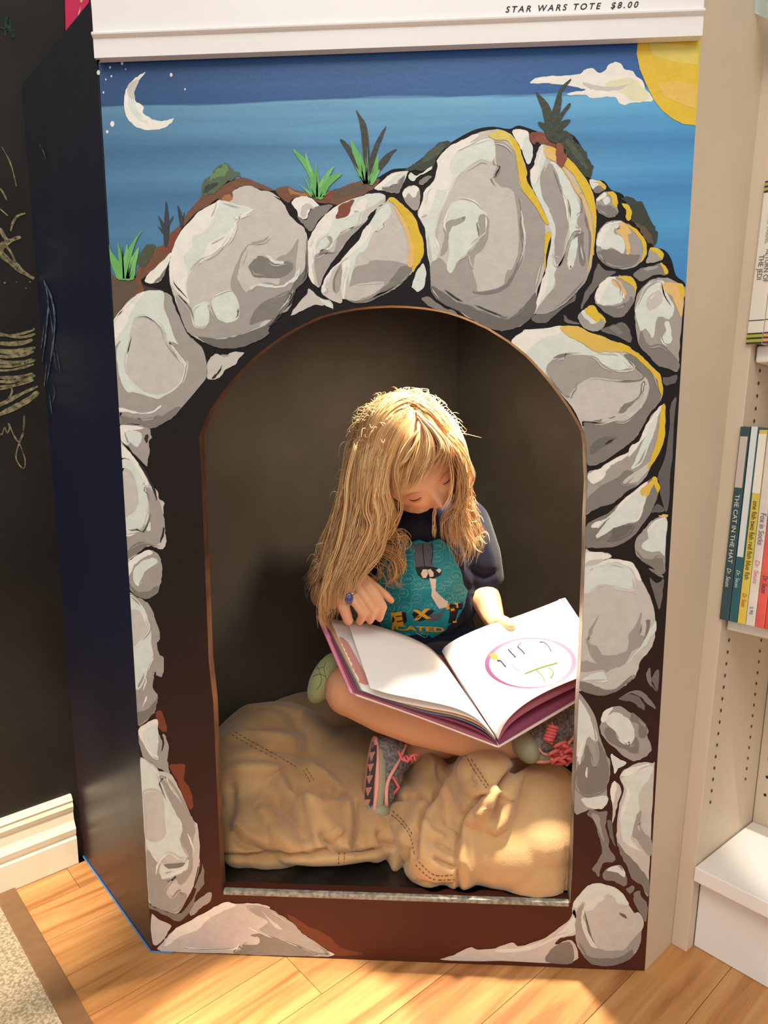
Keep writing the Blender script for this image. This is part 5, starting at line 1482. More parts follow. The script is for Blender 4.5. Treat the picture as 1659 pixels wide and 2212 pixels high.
# ------------------------------------------------------------------ the open picture book
M_paper = mat('white_page', (244, 238, 232), 0.55, 0.3)
M_pinkc = mat('pink_book_cover', (232, 146, 174), 0.35, 0.5)
M_board = mat('pale_cover_board', (238, 216, 206), 0.5, 0.4)
M_mar = mat('maroon_page', (166, 84, 96), 0.6)
M_mar2 = mat('maroon_page_dark', (140, 56, 86), 0.6)
M_org = mat('orange_page', (206, 158, 112), 0.6)
M_blu = mat('blue_page', (92, 112, 128), 0.6)
M_buff = mat('buff_page', (232, 208, 164), 0.6)
bk = thing('open_picture_book', "large open picture book with white pages across the girl's lap", 'book')
def W3(l): return [at(x, y, d) for x, y, d in l]
def sheet(bm, near, far, thick=0.0006, nu=22, nv=10, mi=0):
    a = catmull([tuple(p) for p in W3(near)], 6, False); b = catmull([tuple(p) for p in W3(far)], 6, False)
    def samp(c, t):
        x = t * (len(c) - 1); i = min(int(x), len(c) - 2); f = x - i
        return V(c[i]).lerp(V(c[i + 1]), f)
    g = [[samp(a, i / nu).lerp(samp(b, i / nu), j / nv) for j in range(nv + 1)] for i in range(nu + 1)]
    top = [[bm.verts.new(p) for p in r] for r in g]
    no = (g[1][0] - g[0][0]).cross(g[0][1] - g[0][0]).normalized()
    if no.z < 0: no = -no
    bot = [[bm.verts.new(p - no * thick) for p in r] for r in g]
    F = []
    for i in range(nu):
        for j in range(nv):
            F.append(bm.faces.new((top[i][j], top[i + 1][j], top[i + 1][j + 1], top[i][j + 1])))
            F.append(bm.faces.new((bot[i][j + 1], bot[i + 1][j + 1], bot[i + 1][j], bot[i][j])))
    for i in range(nu):
        F.append(bm.faces.new((top[i][0], bot[i][0], bot[i + 1][0], top[i + 1][0]))); F.append(bm.faces.new((top[i + 1][nv], bot[i + 1][nv], bot[i][nv], top[i][nv])))
    for j in range(nv):
        F.append(bm.faces.new((top[0][j + 1], bot[0][j + 1], bot[0][j], top[0][j]))); F.append(bm.faces.new((top[nu][j], bot[nu][j], bot[nu][j + 1], top[nu][j + 1])))
    for f in F: f.material_index = mi
    bmesh.ops.recalc_face_normals(bm, faces=F)
def sheet_obj(name, near, far, m, thick=0.0006, lab=None):
    bm = bmesh.new(); sheet(bm, near, far, thick)
    o = obj(name, bm, m, bk, True)
    if lab: o['label'] = lab
    return o
# covers
sheet_obj('cover', [(1077, 1614, .0530), (900, 1547, .0640), (759, 1498, .0760)], [(958, 1420, .200), (820, 1370, .203), (687, 1331, .206)], M_board, 0.0020)
sheet_obj('cover_edge', [(768, 1500, .0745), (756, 1496, .0755)], [(697, 1332, .2045), (684, 1329, .2055)], M_pinkc, 0.0026, 'pink edge of the left cover')
sheet_obj('cover', [(1077, 1614, .0530), (1160, 1566, .075), (1332, 1464, .105)], [(958, 1420, .200), (1080, 1355, .215), (1216, 1292, .235)], M_board, 0.0020)
sheet_obj('cover_edge', [(1320, 1471, .103), (1336, 1462, .106)], [(1206, 1295, .234), (1221, 1291, .236)], M_pinkc, 0.0026, 'pink edge of the right cover')
# cream strip lying on the near end of the left cover, lower pages
sheet_obj('page', [(1075, 1609, .0545), (900, 1543, .064), (763, 1494, .0755)], [(957, 1417, .199), (820, 1367, .202), (692, 1332, .205)], M_mar, 0.0014)
sheet_obj('page', [(1074, 1606, .0550), (1040, 1583, .056), (985, 1560, .058), (900, 1535, .063), (768, 1493, .0752)], [(956, 1428, .198), (900, 1400, .200), (820, 1364, .202), (695, 1332, .205)], M_mar2, 0.0008)
sheet_obj('page', [(1073, 1602, .0555), (1040, 1574, .056), (985, 1551, .058), (910, 1536, .062), (775, 1491, .075)], [(956, 1427, .197), (900, 1400, .199), (820, 1362, .201), (698, 1333, .204)], M_blu, 0.0010)
sheet_obj('page', [(1072, 1598, .0560), (1038, 1567, .056), (985, 1546, .058), (900, 1528, .062), (780, 1490, .0745)], [(956, 1426, .196), (900, 1398, .198), (820, 1360, .200), (700, 1333, .204)], M_org, 0.0010)
lp_ = sheet_obj('page', [(1071, 1594, .0565), (1036, 1560, .056), (985, 1540, .057), (910, 1526, .060), (835, 1509, .066), (783, 1491, .0735)], [(952, 1424, .194), (918, 1398, .190), (860, 1370, .188), (790, 1350, .195), (712, 1336, .203)], M_paper, 0.0008)
# right half
sheet_obj('page', [(1078, 1608, .0545), (1160, 1558, .0745), (1330, 1458, .104)], [(960, 1414, .198), (1080, 1350, .213), (1214, 1293, .234)], M_mar2, 0.0016)
sheet_obj('page', [(1077, 1600, .0550), (1100, 1566, .059), (1150, 1530, .068), (1240, 1485, .085), (1328, 1448, .103)], [(960, 1408, .196), (1000, 1378, .203), (1080, 1346, .212), (1213, 1294, .233)], M_mar, 0.0010)
rp_ = sheet_obj('page', [(1075, 1597, .0560), (1088, 1566, .057), (1112, 1538, .060), (1150, 1510, .066), (1210, 1480, .076), (1325, 1435, .101)], [(954, 1408, .194), (962, 1396, .194), (990, 1378, .196), (1050, 1352, .203), (1120, 1330, .213), (1212, 1295, .232)], M_paper, 0.0010)
# a page mid-turn, lifted at the girl's hand
tp_ = sheet_obj('page', [(1071, 1593, .0568), (1030, 1552, .054), (980, 1528, .052), (910, 1512, .052), (840, 1498, .055), (800, 1486, .060)], [(953, 1422, .193), (925, 1396, .187), (875, 1372, .180), (808, 1350, .178), (750, 1338, .182)], M_paper, 0.0005)
# print
BR = bvh_of(rp_); BLp = bvh_of(tp_)
M_ring = mat('pink_print', (96, 40, 86), 0.5); M_line = mat('mauve_line', (40, 18, 30), 0.6); M_grn = mat('lime_line', (88, 112, 10), 0.6); M_oran = mat('peach_print', (170, 96, 20), 0.6); M_rose = mat('rose_print', (214, 130, 120), 0.6)
bm = bmesh.new()
def ring_poly(cx, cy, rx, ry, w0, w1, rot=0.0, n=40):
    o = []; i_ = []
    for k in range(n):
        a = 2 * math.pi * k / n; w = w0 + (w1 - w0) * (0.5 + 0.5 * math.cos(2 * a))
        ca, sa = math.cos(a), math.sin(a); cr, sr = math.cos(rot), math.sin(rot)
        for L_, e in ((o, 0), (i_, -w)):
            x, y = (rx + e) * ca, (ry + e * 0.8) * sa
            L_.append((cx + x * cr - y * sr, cy + x * sr + y * cr))
    return o, i_
o_, i_ = ring_poly(1146, 1432, 99, 55, 3.6, 10, -0.03)
n = len(o_); ro = [bm.verts.new(hit(BR, *p, 0.0004) or at(*p, .15)) for p in o_]; ri = [bm.verts.new(hit(BR, *p, 0.0004) or at(*p, .15)) for p in i_]
for k in range(n): bm.faces.new((ro[k], ro[(k + 1) % n], ri[(k + 1) % n], ri[k]))
obj('printed_ring', bm, M_ring, bk)
bm = bmesh.new()
s5 = 270 / 1659.0
def c5(*p): return [(980 + x * s5, 1250 + y * s5) for x, y in p]
for pts, w in ((c5((725, 940), (760, 980), (822, 1045)), .0007), (c5((888, 850), (848, 905)), .0006), (c5((848, 905), (900, 950), (940, 1000)), .0007), (c5((1140, 845), (1195, 845), (1250, 890), (1292, 965)), .0006),
               (c5((585, 1080), (595, 1098), (620, 1090), (692, 1172)), .0007)):
    decal_line(bm, BR, pts, w * 1.7, 0.0003)
obj('printed_lines', bm, M_line, bk)['kind'] = 'stuff'
bm = bmesh.new()
k3 = 600 / 1659.0
def c3(*p): return [(660 + x * k3, 1280 + y * k3) for x, y in p]
for pts, w in ((c3((1310, 485), (1400, 450), (1505, 420)), .0008), (c3((1380, 465), (1410, 495), (1430, 532)), .0005), (c3((1450, 445), (1480, 475), (1465, 512)), .0006), (c3((1220, 420), (1250, 450), (1280, 468)), .0003), (c3((1420, 360), (1440, 400), (1445, 440)), .0002)):
    decal_line(bm, BR, pts, w * 1.8, 0.0002)
obj('printed_lines', bm, M_grn, bk)['kind'] = 'stuff'
bm = bmesh.new()
decal_poly(bm, BR, c5((470, 1010), (500, 990), (555, 990), (600, 1040), (590, 1070), (530, 1080), (500, 1060)), 0.0004, 4, 0, 1)
obj('printed_patch', bm, M_oran, bk)
bm = bmesh.new()
for q in (c3((1065, 735), (1085, 740), (1085, 765), (1070, 760)), c3((1035, 700), (1045, 703), (1045, 712), (1036, 710))):
    decal_poly(bm, BR, q, 0.0003, 3, 0, 1)
obj('printed_patch', bm, M_rose, bk)['kind'] = 'stuff'
BL0 = bvh_of(lp_)
bm = bmesh.new()
decal_poly(bm, BL0, [(733, 1375), (752, 1388), (772, 1425), (793, 1462), (800, 1478), (775, 1474), (752, 1430), (738, 1400)], 0.0003, 5, 0, 2)
obj('printed_patch', bm, mat('faded_red_print', (216, 150, 136), 0.6), bk)

# ------------------------------------------------------------------ the girl
girl = thing('person', 'long-haired blond child in a navy T-shirt sitting cross-legged in the nook, reading a picture book', 'person')
def P3(px, py, y): return at(px, py, y)
# head frame: X = her left, HF = where the face points, HU = crown
HX = V((0.857, 0.0, 0.515)); HF = V((0.303, -0.809, -0.504)).normalized(); HU = V((-0.417, -0.588, 0.693)).normalized()
EYE_MID = P3(922, 1042, 0.155)
HC = EYE_MID - HF * 0.069
def hp(x, f, z): return HC + HX * x + HF * f + HU * z
def hl(p): d = V(p) - HC; return d.dot(HX), d.dot(HF), d.dot(HU)
def g2(x, z, cx, cz, sx, sz): return math.exp(-((x - cx) / sx) ** 2 - ((z - cz) / sz) ** 2)
RX, RF, RZ = 0.0680, 0.0800, 0.0910
def head_point(d):
    x, f, z = d
    px, pf, pz = x * RX, f * RF, z * RZ
    if z < 0:                                      # jaw narrows, skull base rises
        s = min(1.0, -z)
        px *= 1 - 0.30 * s ** 1.6
        if f > 0: pf *= 1 + 0.02 * s
        else: pf *= 1 - 0.10 * s
    else:
        pf *= 1.0 + 0.04 * z * (1 if f < 0 else 0)
    if f > 0:
        face = min(1.0, max(0.0, f * 1.6))
        pf += face * (0.0165 * g2(px, pz, 0, -0.0345, 0.0088, 0.0085) + 0.006 * g2(px, pz, 0, -0.020, 0.0065, 0.016)      # nose, bridge
                      + 0.003 * (g2(px, pz, 0.0088, -0.0375, 0.004, 0.004) + g2(px, pz, -0.0088, -0.0375, 0.004, 0.004))
                      - 0.0070 * (g2(px, pz, 0.0295, -0.006, 0.014, 0.011) + g2(px, pz, -0.0295, -0.006, 0.014, 0.011))
                      + 0.0052 * (g2(px, pz, 0.0295, -0.0085, 0.0095, 0.0062) + g2(px, pz, -0.0295, -0.0085, 0.0095, 0.0062))
                      + 0.0022 * (g2(px, pz, 0.0295, 0.008, 0.015, 0.005) + g2(px, pz, -0.0295, 0.008, 0.015, 0.005))
                      + 0.0050 * (g2(px, pz, 0.034, -0.034, 0.016, 0.017) + g2(px, pz, -0.034, -0.034, 0.016, 0.017))
                      + 0.0060 * g2(px, pz, 0, -0.0545, 0.013, 0.0036) + 0.0058 * g2(px, pz, 0, -0.0620, 0.011, 0.0038) - 0.0024 * g2(px, pz, 0, -0.0582, 0.016, 0.0016)
                      + 0.0060 * g2(px, pz, 0, -0.078, 0.014, 0.009) - 0.0016 * g2(px, pz, 0, -0.047, 0.003, 0.005))
    return px, pf, pz
hb = bmesh.new()
bmesh.ops.create_icosphere(hb, subdivisions=6, radius=1.0)
for v in hb.verts:
    v.co = hp(*head_point(v.co.normalized()))
head_me = bpy.data.meshes.new('head_tmp'); hb.to_mesh(head_me); hb.free()

bb = bmesh.new()
bb.from_mesh(head_me)
for s in (-1, 1):                                  # ears
    ell_bm(hp(s * 0.0625, -0.006, -0.010), (0.006, 0.011, 0.018), Matrix((HX, HF, HU)).transposed(), bb, 12)
neck0 = hp(0, -0.030, -0.055)
CH = P3(893, 1225, .325); NB = P3(888, 1112, .315); PEL = P3(880, 1455, .37)
chain_bm([neck0, NB], [0.032, 0.034], bb)
# torso
ell_bm(CH, (0.095, 0.055, 0.085), None, bb)
ell_bm(P3(890, 1330, .345), (0.086, 0.052, 0.080), None, bb)
ell_bm(PEL, (0.105, 0.066, 0.062), None, bb)
chain_bm([P3(775, 1158, .33), NB, P3(1000, 1128, .33)], [0.034, 0.040, 0.034], bb)
# her left arm (right in the picture): upper arm, elbow, forearm, wrist
SHL = P3(1005, 1133, .33); ELL = P3(1040, 1268, .335); WRL = P3(1067, 1338, .262)
chain_bm([SHL, ELL, P3(1052, 1300, .30), WRL], [0.034, 0.0255, 0.0245, 0.0175], bb)
# her right arm (left in the picture)
SHR = P3(770, 1165, .33); ELR = P3(700, 1283, .285); WRR = P3(716, 1290, .185)
chain_bm([SHR, ELR, WRR], [0.034, 0.026, 0.018], bb)

def hand(bm, wrist, palm, palm_r, fingers, thumb):
    """palm ellipsoid strip and separate tapering fingers"""
    chain_bm([wrist] + [p for p, r in palm], [0.0165] + [r for p, r in palm], bm, 12)
    for pts, r0, r1 in fingers + [thumb]:
        n = len(pts)
        chain_bm(pts, [r0 + (r1 - r0) * i / (n - 1) for i in range(n)], bm, 10)
# right hand: back of the hand to us, fingers curling down onto the page edge
hd = .155
pr = [(P3(737, 1276, .168), 0.0185), (P3(752, 1272, .155), 0.0175), (P3(768, 1258, .15), 0.0135), (P3(742, 1290, .148), 0.0150)]
fingers_r = [
    ([P3(785, 1246, .152), P3(813, 1283, .140), P3(828, 1311, .138), P3(820, 1336, .144)], 0.0074, 0.0057),
    ([P3(766, 1256, .146), P3(792, 1292, .131), P3(807, 1318, .130), P3(799, 1341, .139)], 0.0076, 0.0058),
    ([P3(746, 1270, .141), P3(769, 1304, .128), P3(784, 1326, .127), P3(777, 1343, .136)], 0.0076, 0.0058),
    ([P3(796, 1256, .164), P3(828, 1281, .164), P3(845, 1297, .170)], 0.0072, 0.0056)]
thumb_r = ([P3(735, 1285, .150), P3(743, 1312, .134), P3(752, 1340, .132)], 0.0105, 0.0078)
hand(bb, WRR, pr, 0, fingers_r, thumb_r)
# left hand: under the far edge of the book, thumb on the page
pl = [(P3(1074, 1346, .235), 0.0165), (P3(1090, 1352, .228), 0.0150), (P3(1078, 1368, .248), 0.013)]
fingers_l = [([P3(1085, 1356, .250), P3(1115, 1362, .248), P3(1145, 1368, .245)], 0.0080, 0.0062), ([P3(1085, 1366, .250), P3(1118, 1375, .246), P3(1150, 1384, .242)], 0.0082, 0.0064),
             ([P3(1082, 1374, .248), P3(1115, 1388, .243), P3(1142, 1400, .238)], 0.0082, 0.0064), ([P3(1078, 1380, .246), P3(1105, 1398, .240), P3(1125, 1412, .235)], 0.0075, 0.0058)]
thumb_l = ([P3(1073, 1344, .236), P3(1088, 1344, .208), P3(1104, 1352, .190)], 0.0105, 0.0078)
hand(bb, WRL, pl, 0, fingers_l, thumb_l)
# legs
KR = P3(757, 1490, .175); AR = P3(1120, 1603, .150)
chain_bm([P3(835, 1460, .37), P3(790, 1470, .27), KR], [0.055, 0.048, 0.0400], bb, 18)
chain_bm([KR, P3(830, 1527, .160), P3(905, 1553, .150), P3(1000, 1585, .145), P3(1080, 1606, .145), AR], [0.0390, 0.0385, 0.0390, 0.0320, 0.0235, 0.0215], bb, 18)
KL = P3(1180, 1500, .27); AL = P3(885, 1622, .215)
chain_bm([P3(930, 1460, .37), P3(1080, 1475, .33), KL], [0.055, 0.048, 0.040], bb, 18)
chain_bm([KL, P3(1060, 1560, .25), P3(960, 1600, .23), AL], [0.038, 0.036, 0.028, 0.021], bb, 18)
chain_bm([AR, P3(1180, 1618, .150)], [0.0215, 0.020], bb)
chain_bm([AL, P3(850, 1640, .195)], [0.021, 0.020], bb)
body = remeshed(bb, 0.0023, 5, 0.5)
# skin with the rosier lips, cheeks, nose and fingertips a face has
ca = body.color_attributes.new('skin_tone', 'FLOAT_COLOR', 'POINT')
base = srgb((222, 166, 126)); rose = srgb((218, 122, 100)); lip = srgb((196, 92, 84)); dark = srgb((120, 52, 42))
tips = [f[0][-1] for f in fingers_r + fingers_l] + [thumb_r[0][-1], thumb_l[0][-1]]
cols_ = np.empty(len(body.vertices) * 4)
for i, v in enumerate(body.vertices):
    c = V(base); p = v.co
    if (p - HC).length < 0.12:
        x, f, z = hl(p)
        if f > 0.02:
            w = 0.55 * (g2(x, z, 0.034, -0.032, 0.018, 0.014) + g2(x, z, -0.034, -0.032, 0.018, 0.014)) + 0.7 * g2(x, z, 0, -0.037, 0.010, 0.008) + 0.45 * (g2(x, z, 0.0295, -0.008, 0.013, 0.006) + g2(x, z, -0.0295, -0.008, 0.013, 0.006))
            c = c.lerp(V(rose), min(1, w))
            w = 1.3 * g2(x, z, 0, -0.0585, 0.016, 0.0060)
            c = c.lerp(V(lip), min(1, w))
            w = 0.75 * g2(x, z, -0.0085, -0.0405, 0.0030, 0.0024) + 0.8 * (g2(x, z, 0.0055, -0.0425, 0.0026, 0.0018) + g2(x, z, -0.0055, -0.0425, 0.0026, 0.0018)) + 0.7 * g2(x, z, 0, -0.0582, 0.015, 0.0010)
            c = c.lerp(V(dark), min(1, w))  # shade of the nostrils and mouth line put into the skin colour
    else:
        d = min((p - t).length for t in tips)
        if d < 0.02: c = c.lerp(V(rose), 0.5 * (1 - d / 0.02))
        dk = (p - KR).length
        if dk < 0.05: c = c.lerp(V(rose), 0.25 * (1 - dk / 0.05))
    cols_[i * 4:i * 4 + 4] = (c.x, c.y, c.z, 1)
ca.data.foreach_set('color', cols_)
M_skin = mat('skin', (232, 178, 142), 0.5, 0.35, bump=0.08, bscale=600, sss=0.25)
nt = M_skin.node_tree; at_ = nt.nodes.new('ShaderNodeAttribute'); at_.attribute_name = 'skin_tone'
nt.links.new(at_.outputs['Color'], nt.nodes['Principled BSDF'].inputs['Base Color'])
bodyO = link('body', body, M_skin, girl, True)
BB = bvh_of(bodyO)
# lashes and eyebrows
M_lash = mat('brown_lashes', (92, 52, 36), 0.6); M_brow = mat('eyelid_fold', (178, 106, 78), 0.6)
def near_body(p, off):
    h = BB.find_nearest(p)
    return h[0] + h[1] * off
for s in (-1, 1):
    bm = bmesh.new()
    line = []
    for k in range(9):
        t = k / 8 * 2 - 1
        x = s * 0.0295 + t * 0.0115; z = -0.0135 - 0.0028 * (1 - t * t)
        line.append(near_body(hp(x, 0.075, z), 0.0004))
    tube_bm(line, [0.0004 + 0.0007 * (1 - abs(k / 4 - 1)) for k in range(9)], 4, bm)
    for k in range(1, 9):
        p = line[k]
        tube_bm([p, p + HF * 0.0032 - HU * 0.0026 + HX * (0.0012 * s * (k - 4) / 4)], [0.00028, 0.0001], 3, bm)
    obj('eyelashes', bm, M_lash, girl)['kind'] = 'stuff'
    bm = bmesh.new()
    line = [near_body(hp(s * (0.0155 + 0.029 * k / 8), 0.075, -0.0045 + 0.0022 * math.sin(k / 8 * 3.1)), -0.0001) for k in range(9)]
    tube_bm(line, [0.0003 + 0.0005 * math.sin(math.pi * (k + 1) / 10) for k in range(9)], 5, bm, flat=0.4)
    obj('eyelid_crease', bm, M_brow, girl)

# ------------------------------------------------------------------ T-shirt and shorts
M_navy = mat('navy_cotton', (26, 28, 48), 0.9, 0.2, rgb2=(20, 22, 40), scale=30, bump=0.2, bscale=500, sheen=0.12)
M_short = mat('dark_shorts_cloth', (32, 32, 46), 0.9, 0.2, bump=0.2, bscale=400, sheen=0.2)
sb = bmesh.new()
chain_bm([NB + V((0, 0.004, -0.012)), P3(890, 1150, .318)], [0.044, 0.052], sb)
ell_bm(CH + V((0, -.004, 0)), (0.105, 0.068, 0.098), None, sb)
ell_bm(P3(905, 1300, .325), (0.100, 0.066, 0.080), None, sb)
ell_bm(P3(905, 1362, .335), (0.100, 0.068, 0.060), None, sb)
chain_bm([P3(775, 1160, .33), NB + V((0, 0, -.012)), P3(1000, 1128, .33)], [0.042, 0.050, 0.043], sb)
chain_bm([SHL, P3(1030, 1200, .333), P3(1041, 1250, .335)], [0.043, 0.041, 0.038], sb, 20)
chain_bm([SHR, P3(722, 1232, .305), P3(706, 1272, .291)], [0.043, 0.041, 0.038], sb, 20)
shirt = remeshed(sb, 0.004, 10, 0.5)
fold(shirt, [([(1010, 1280), (1045, 1284), (1078, 1274)], 5, .003), ([(1000, 1150), (1012, 1200), (1005, 1260)], 8, -.006), ([(1035, 1130), (1060, 1200), (1070, 1260)], 10, .003),
             ([(1015, 1230), (1045, 1245), (1070, 1235)], 7, -.004), ([(930, 1385), (975, 1372), (1020, 1340)], 8, -.006), ([(945, 1400), (1000, 1385), (1040, 1370)], 8, .005), ([(890, 1170), (895, 1260), (880, 1340)], 14, .003), ([(995, 1200), (1018, 1270), (1003, 1330)], 7, .003)])
shirtO = link('t_shirt', shirt, M_navy, girl, True)
BS = bvh_of(shirtO)
sh = bmesh.new()
ell_bm(PEL + V((0, -.004, 0.0)), (0.118, 0.080, 0.070), None, sh)
chain_bm([P3(930, 1460, .37), P3(1060, 1455, .33), P3(1130, 1480, .30)], [0.066, 0.060, 0.055], sh, 18)
chain_bm([P3(835, 1460, .37), P3(805, 1455, .30), P3(785, 1462, .262)], [0.066, 0.058, 0.052], sh, 18)
ell_bm(P3(960, 1425, .27), (0.07, 0.045, 0.03), None, sh)
shorts = remeshed(sh, 0.005, 8, 0.5)
shortsO = link('shorts', shorts, M_short, girl, True)

# print on the shirt
k6 = 460 / 1659.0
def c6(*p): return [(640 + x * k6, 1120 + y * k6) for x, y in p]
M_teal2 = mat('teal_shirt_print', (20, 140, 152), 0.6, var=0.08, scale=40)
bm = bmesh.new()
TEAL = [(838, 1182), (859, 1170), (905, 1166), (948, 1163), (975, 1180), (995, 1231), (1010, 1276), (1003, 1310), (986, 1340), (962, 1362), (934, 1378), (876, 1374), (822, 1354), (812, 1300), (812, 1240)]
decal_poly(bm, BS, TEAL, 0.0007, 6, 0, 1)
pr_ = obj('shirt_print', bm, M_teal2, shirtO)
M_pgrey = mat('grey_shirt_print', (88, 90, 98), 0.7); M_pblk = mat('black_shirt_print', (26, 24, 28), 0.7); M_pskin = mat('cream_shirt_print', (228, 206, 188), 0.7); M_pyell = mat('amber_shirt_print', (238, 170, 44), 0.6); M_pline = mat('mint_shirt_print', (130, 186, 168), 0.6)
bm = bmesh.new()
decal_poly(bm, BS, c6((898, 190), (985, 196), (1068, 192), (1062, 300), (1068, 390), (1000, 400), (930, 390), (915, 290)), 0.0010, 5, 0, 1)
decal_poly(bm, BS, c6((1010, 790), (1050, 745), (1160, 700), (1120, 790), (1060, 800)), 0.0010, 5, 0, 1)
obj('shirt_print', bm, M_pgrey, shirtO)['kind'] = 'stuff'
bm = bmesh.new()
decal_poly(bm, BS, c6((925, 380), (1000, 372), (1075, 378), (1135, 400), (1125, 440), (1060, 470), (990, 472), (945, 440)), 0.0013, 4, 0, 1)
for q in (c6((745, 745), (760, 722), (855, 728), (864, 800), (835, 822), (745, 838)), c6((900, 742), (952, 700), (985, 740), (1060, 700), (1075, 722), (1000, 790), (960, 800), (925, 785)),
          c6((1172, 680), (1200, 655), (1300, 652), (1292, 705), (1262, 712), (1240, 815), (1180, 812), (1195, 720))):
    decal_poly(bm, BS, q, 0.0011, 4, 0, 1)
for pts, w in ((c6((985, 200), (990, 290), (1000, 380)), .0006), (c6((1055, 196), (1062, 280), (1050, 350)), .0006)):
    decal_line(bm, BS, pts, w, 0.0013)
obj('shirt_print', bm, M_pblk, shirtO)['kind'] = 'stuff'
bm = bmesh.new()
for q in (c6((968, 430), (985, 395), (1015, 395), (1025, 430), (1010, 462), (985, 462)), c6((1018, 400), (1045, 392), (1068, 420), (1068, 450), (1040, 455)), c6((1085, 400), (1110, 388), (1130, 402), (1112, 425)),
          c6((1035, 462), (1088, 470), (1082, 560), (1180, 645), (1170, 690), (1110, 702), (1050, 600))):
    decal_poly(bm, BS, q, 0.0016, 3.5, 0, 1)
obj('shirt_print', bm, M_pskin, shirtO)['kind'] = 'stuff'
bm = bmesh.new()
def sh_text(txt, a, b, hpx, off, bmx, wt=0.0):
    """lettering laid along a pixel line on the shirt"""
    me = text_mesh(txt, 1.0, weight=wt)
    xs_ = [v.co.x for v in me.vertices]; mn, mxx = min(xs_), max(xs_)
    ux, uy = (b[0] - a[0]), (b[1] - a[1]); L_ = math.hypot(ux, uy); ux /= L_; uy /= L_
    vs = []
    for v in me.vertices:
        s_ = (v.co.x - mn) / (mxx - mn) * L_; t_ = v.co.y * hpx / 0.70
        vs.append(bmx.verts.new(hit(BS, a[0] + ux * s_ + uy * t_, a[1] + uy * s_ - ux * t_, off) or V((0, 0, 0))))
    for p in me.polygons:
        try: bmx.faces.new([vs[i] for i in p.vertices])
        except ValueError: pass
    bpy.data.meshes.remove(me)
sh_text('E', c6((752, 830))[0], c6((838, 818))[0], 25, 0.0016, bm, 0.07)
sh_text('X', c6((912, 785))[0], c6((1050, 770))[0], 19, 0.0016, bm, 0.06)
sh_text('T', c6((1185, 805))[0], c6((1275, 790))[0], 36, 0.0016, bm, 0.06)
sh_text('ICATED', c6((745, 862))[0], c6((1150, 880))[0], 9.5, 0.0014, bm, 0.035)
obj('shirt_print', bm, M_pyell, shirtO)['kind'] = 'stuff'
sp_ = bmesh.new(); 
for i, (cx, cy) in enumerate([(790, 300), (875, 245), (878, 365), (700, 360), (950, 510), (872, 470), (935, 622), (850, 690), (762, 622), (1172, 490), (1242, 450), (1265, 555), (1122, 540), (1172, 380), (1045, 672), (1102, 300), (1215, 655), (1105, 215), (838, 580), (790, 215),
                              (720, 700), (700, 780), (1180, 620), (1290, 620), (870, 900), (980, 890), (1080, 880), (760, 890), (1020, 500), (690, 600)]):
    q = c6((cx, cy))[0]
    if not inside(q, TEAL): continue
    r = 12 if i % 3 else 9.5
    ring = [(q[0] + r * 1.05 * math.cos(a * math.pi / 6), q[1] + r * 0.95 * math.sin(a * math.pi / 6)) for a in range(12)]
    ring[5] = (q[0] - r * 1.3, q[1] + r * 1.15)
    ring = [p for p in ring if inside(p, TEAL)]
    if len(ring) > 8: decal_line(sp_, BS, ring, 0.0005, 0.0008, 3, 2, True)
    sh_text('OMG' if i % 2 else 'LOL', (q[0] - r * 0.62, q[1] + r * 0.3), (q[0] + r * 0.62, q[1] + r * 0.3 - 1), r * 0.55, 0.0012, sp_)
tag(obj('shirt_print', sp_, M_pline, shirtO), kind='stuff')

# ring on her finger
rg = bmesh.new()
rc = P3(763, 1300, .128)
ax = (P3(768, 1300, .130) - P3(750, 1270, .142)).normalized()
u_ = ax.cross(V((0, -1, 0.2))).normalized(); w_ = ax.cross(u_)
cc = P3(760, 1288, .135)
tube_bm([cc + u_ * 0.0100 * math.cos(a * math.pi / 10) + w_ * 0.0100 * math.sin(a * math.pi / 10) for a in range(20)], 0.0011, 6, rg, True)
ringO = obj('finger_ring', rg, mat('silver', (200, 198, 196), 0.2, 0.5, metal=1.0), girl, True)
rs = ell_bm(cc + V((-0.003, -0.0105, 0.0)), (0.0062, 0.004, 0.0085))
obj('ring_stone', rs, mat('blue_glass', (48, 56, 130), 0.1, 0.8, coat=0.6), ringO, True)

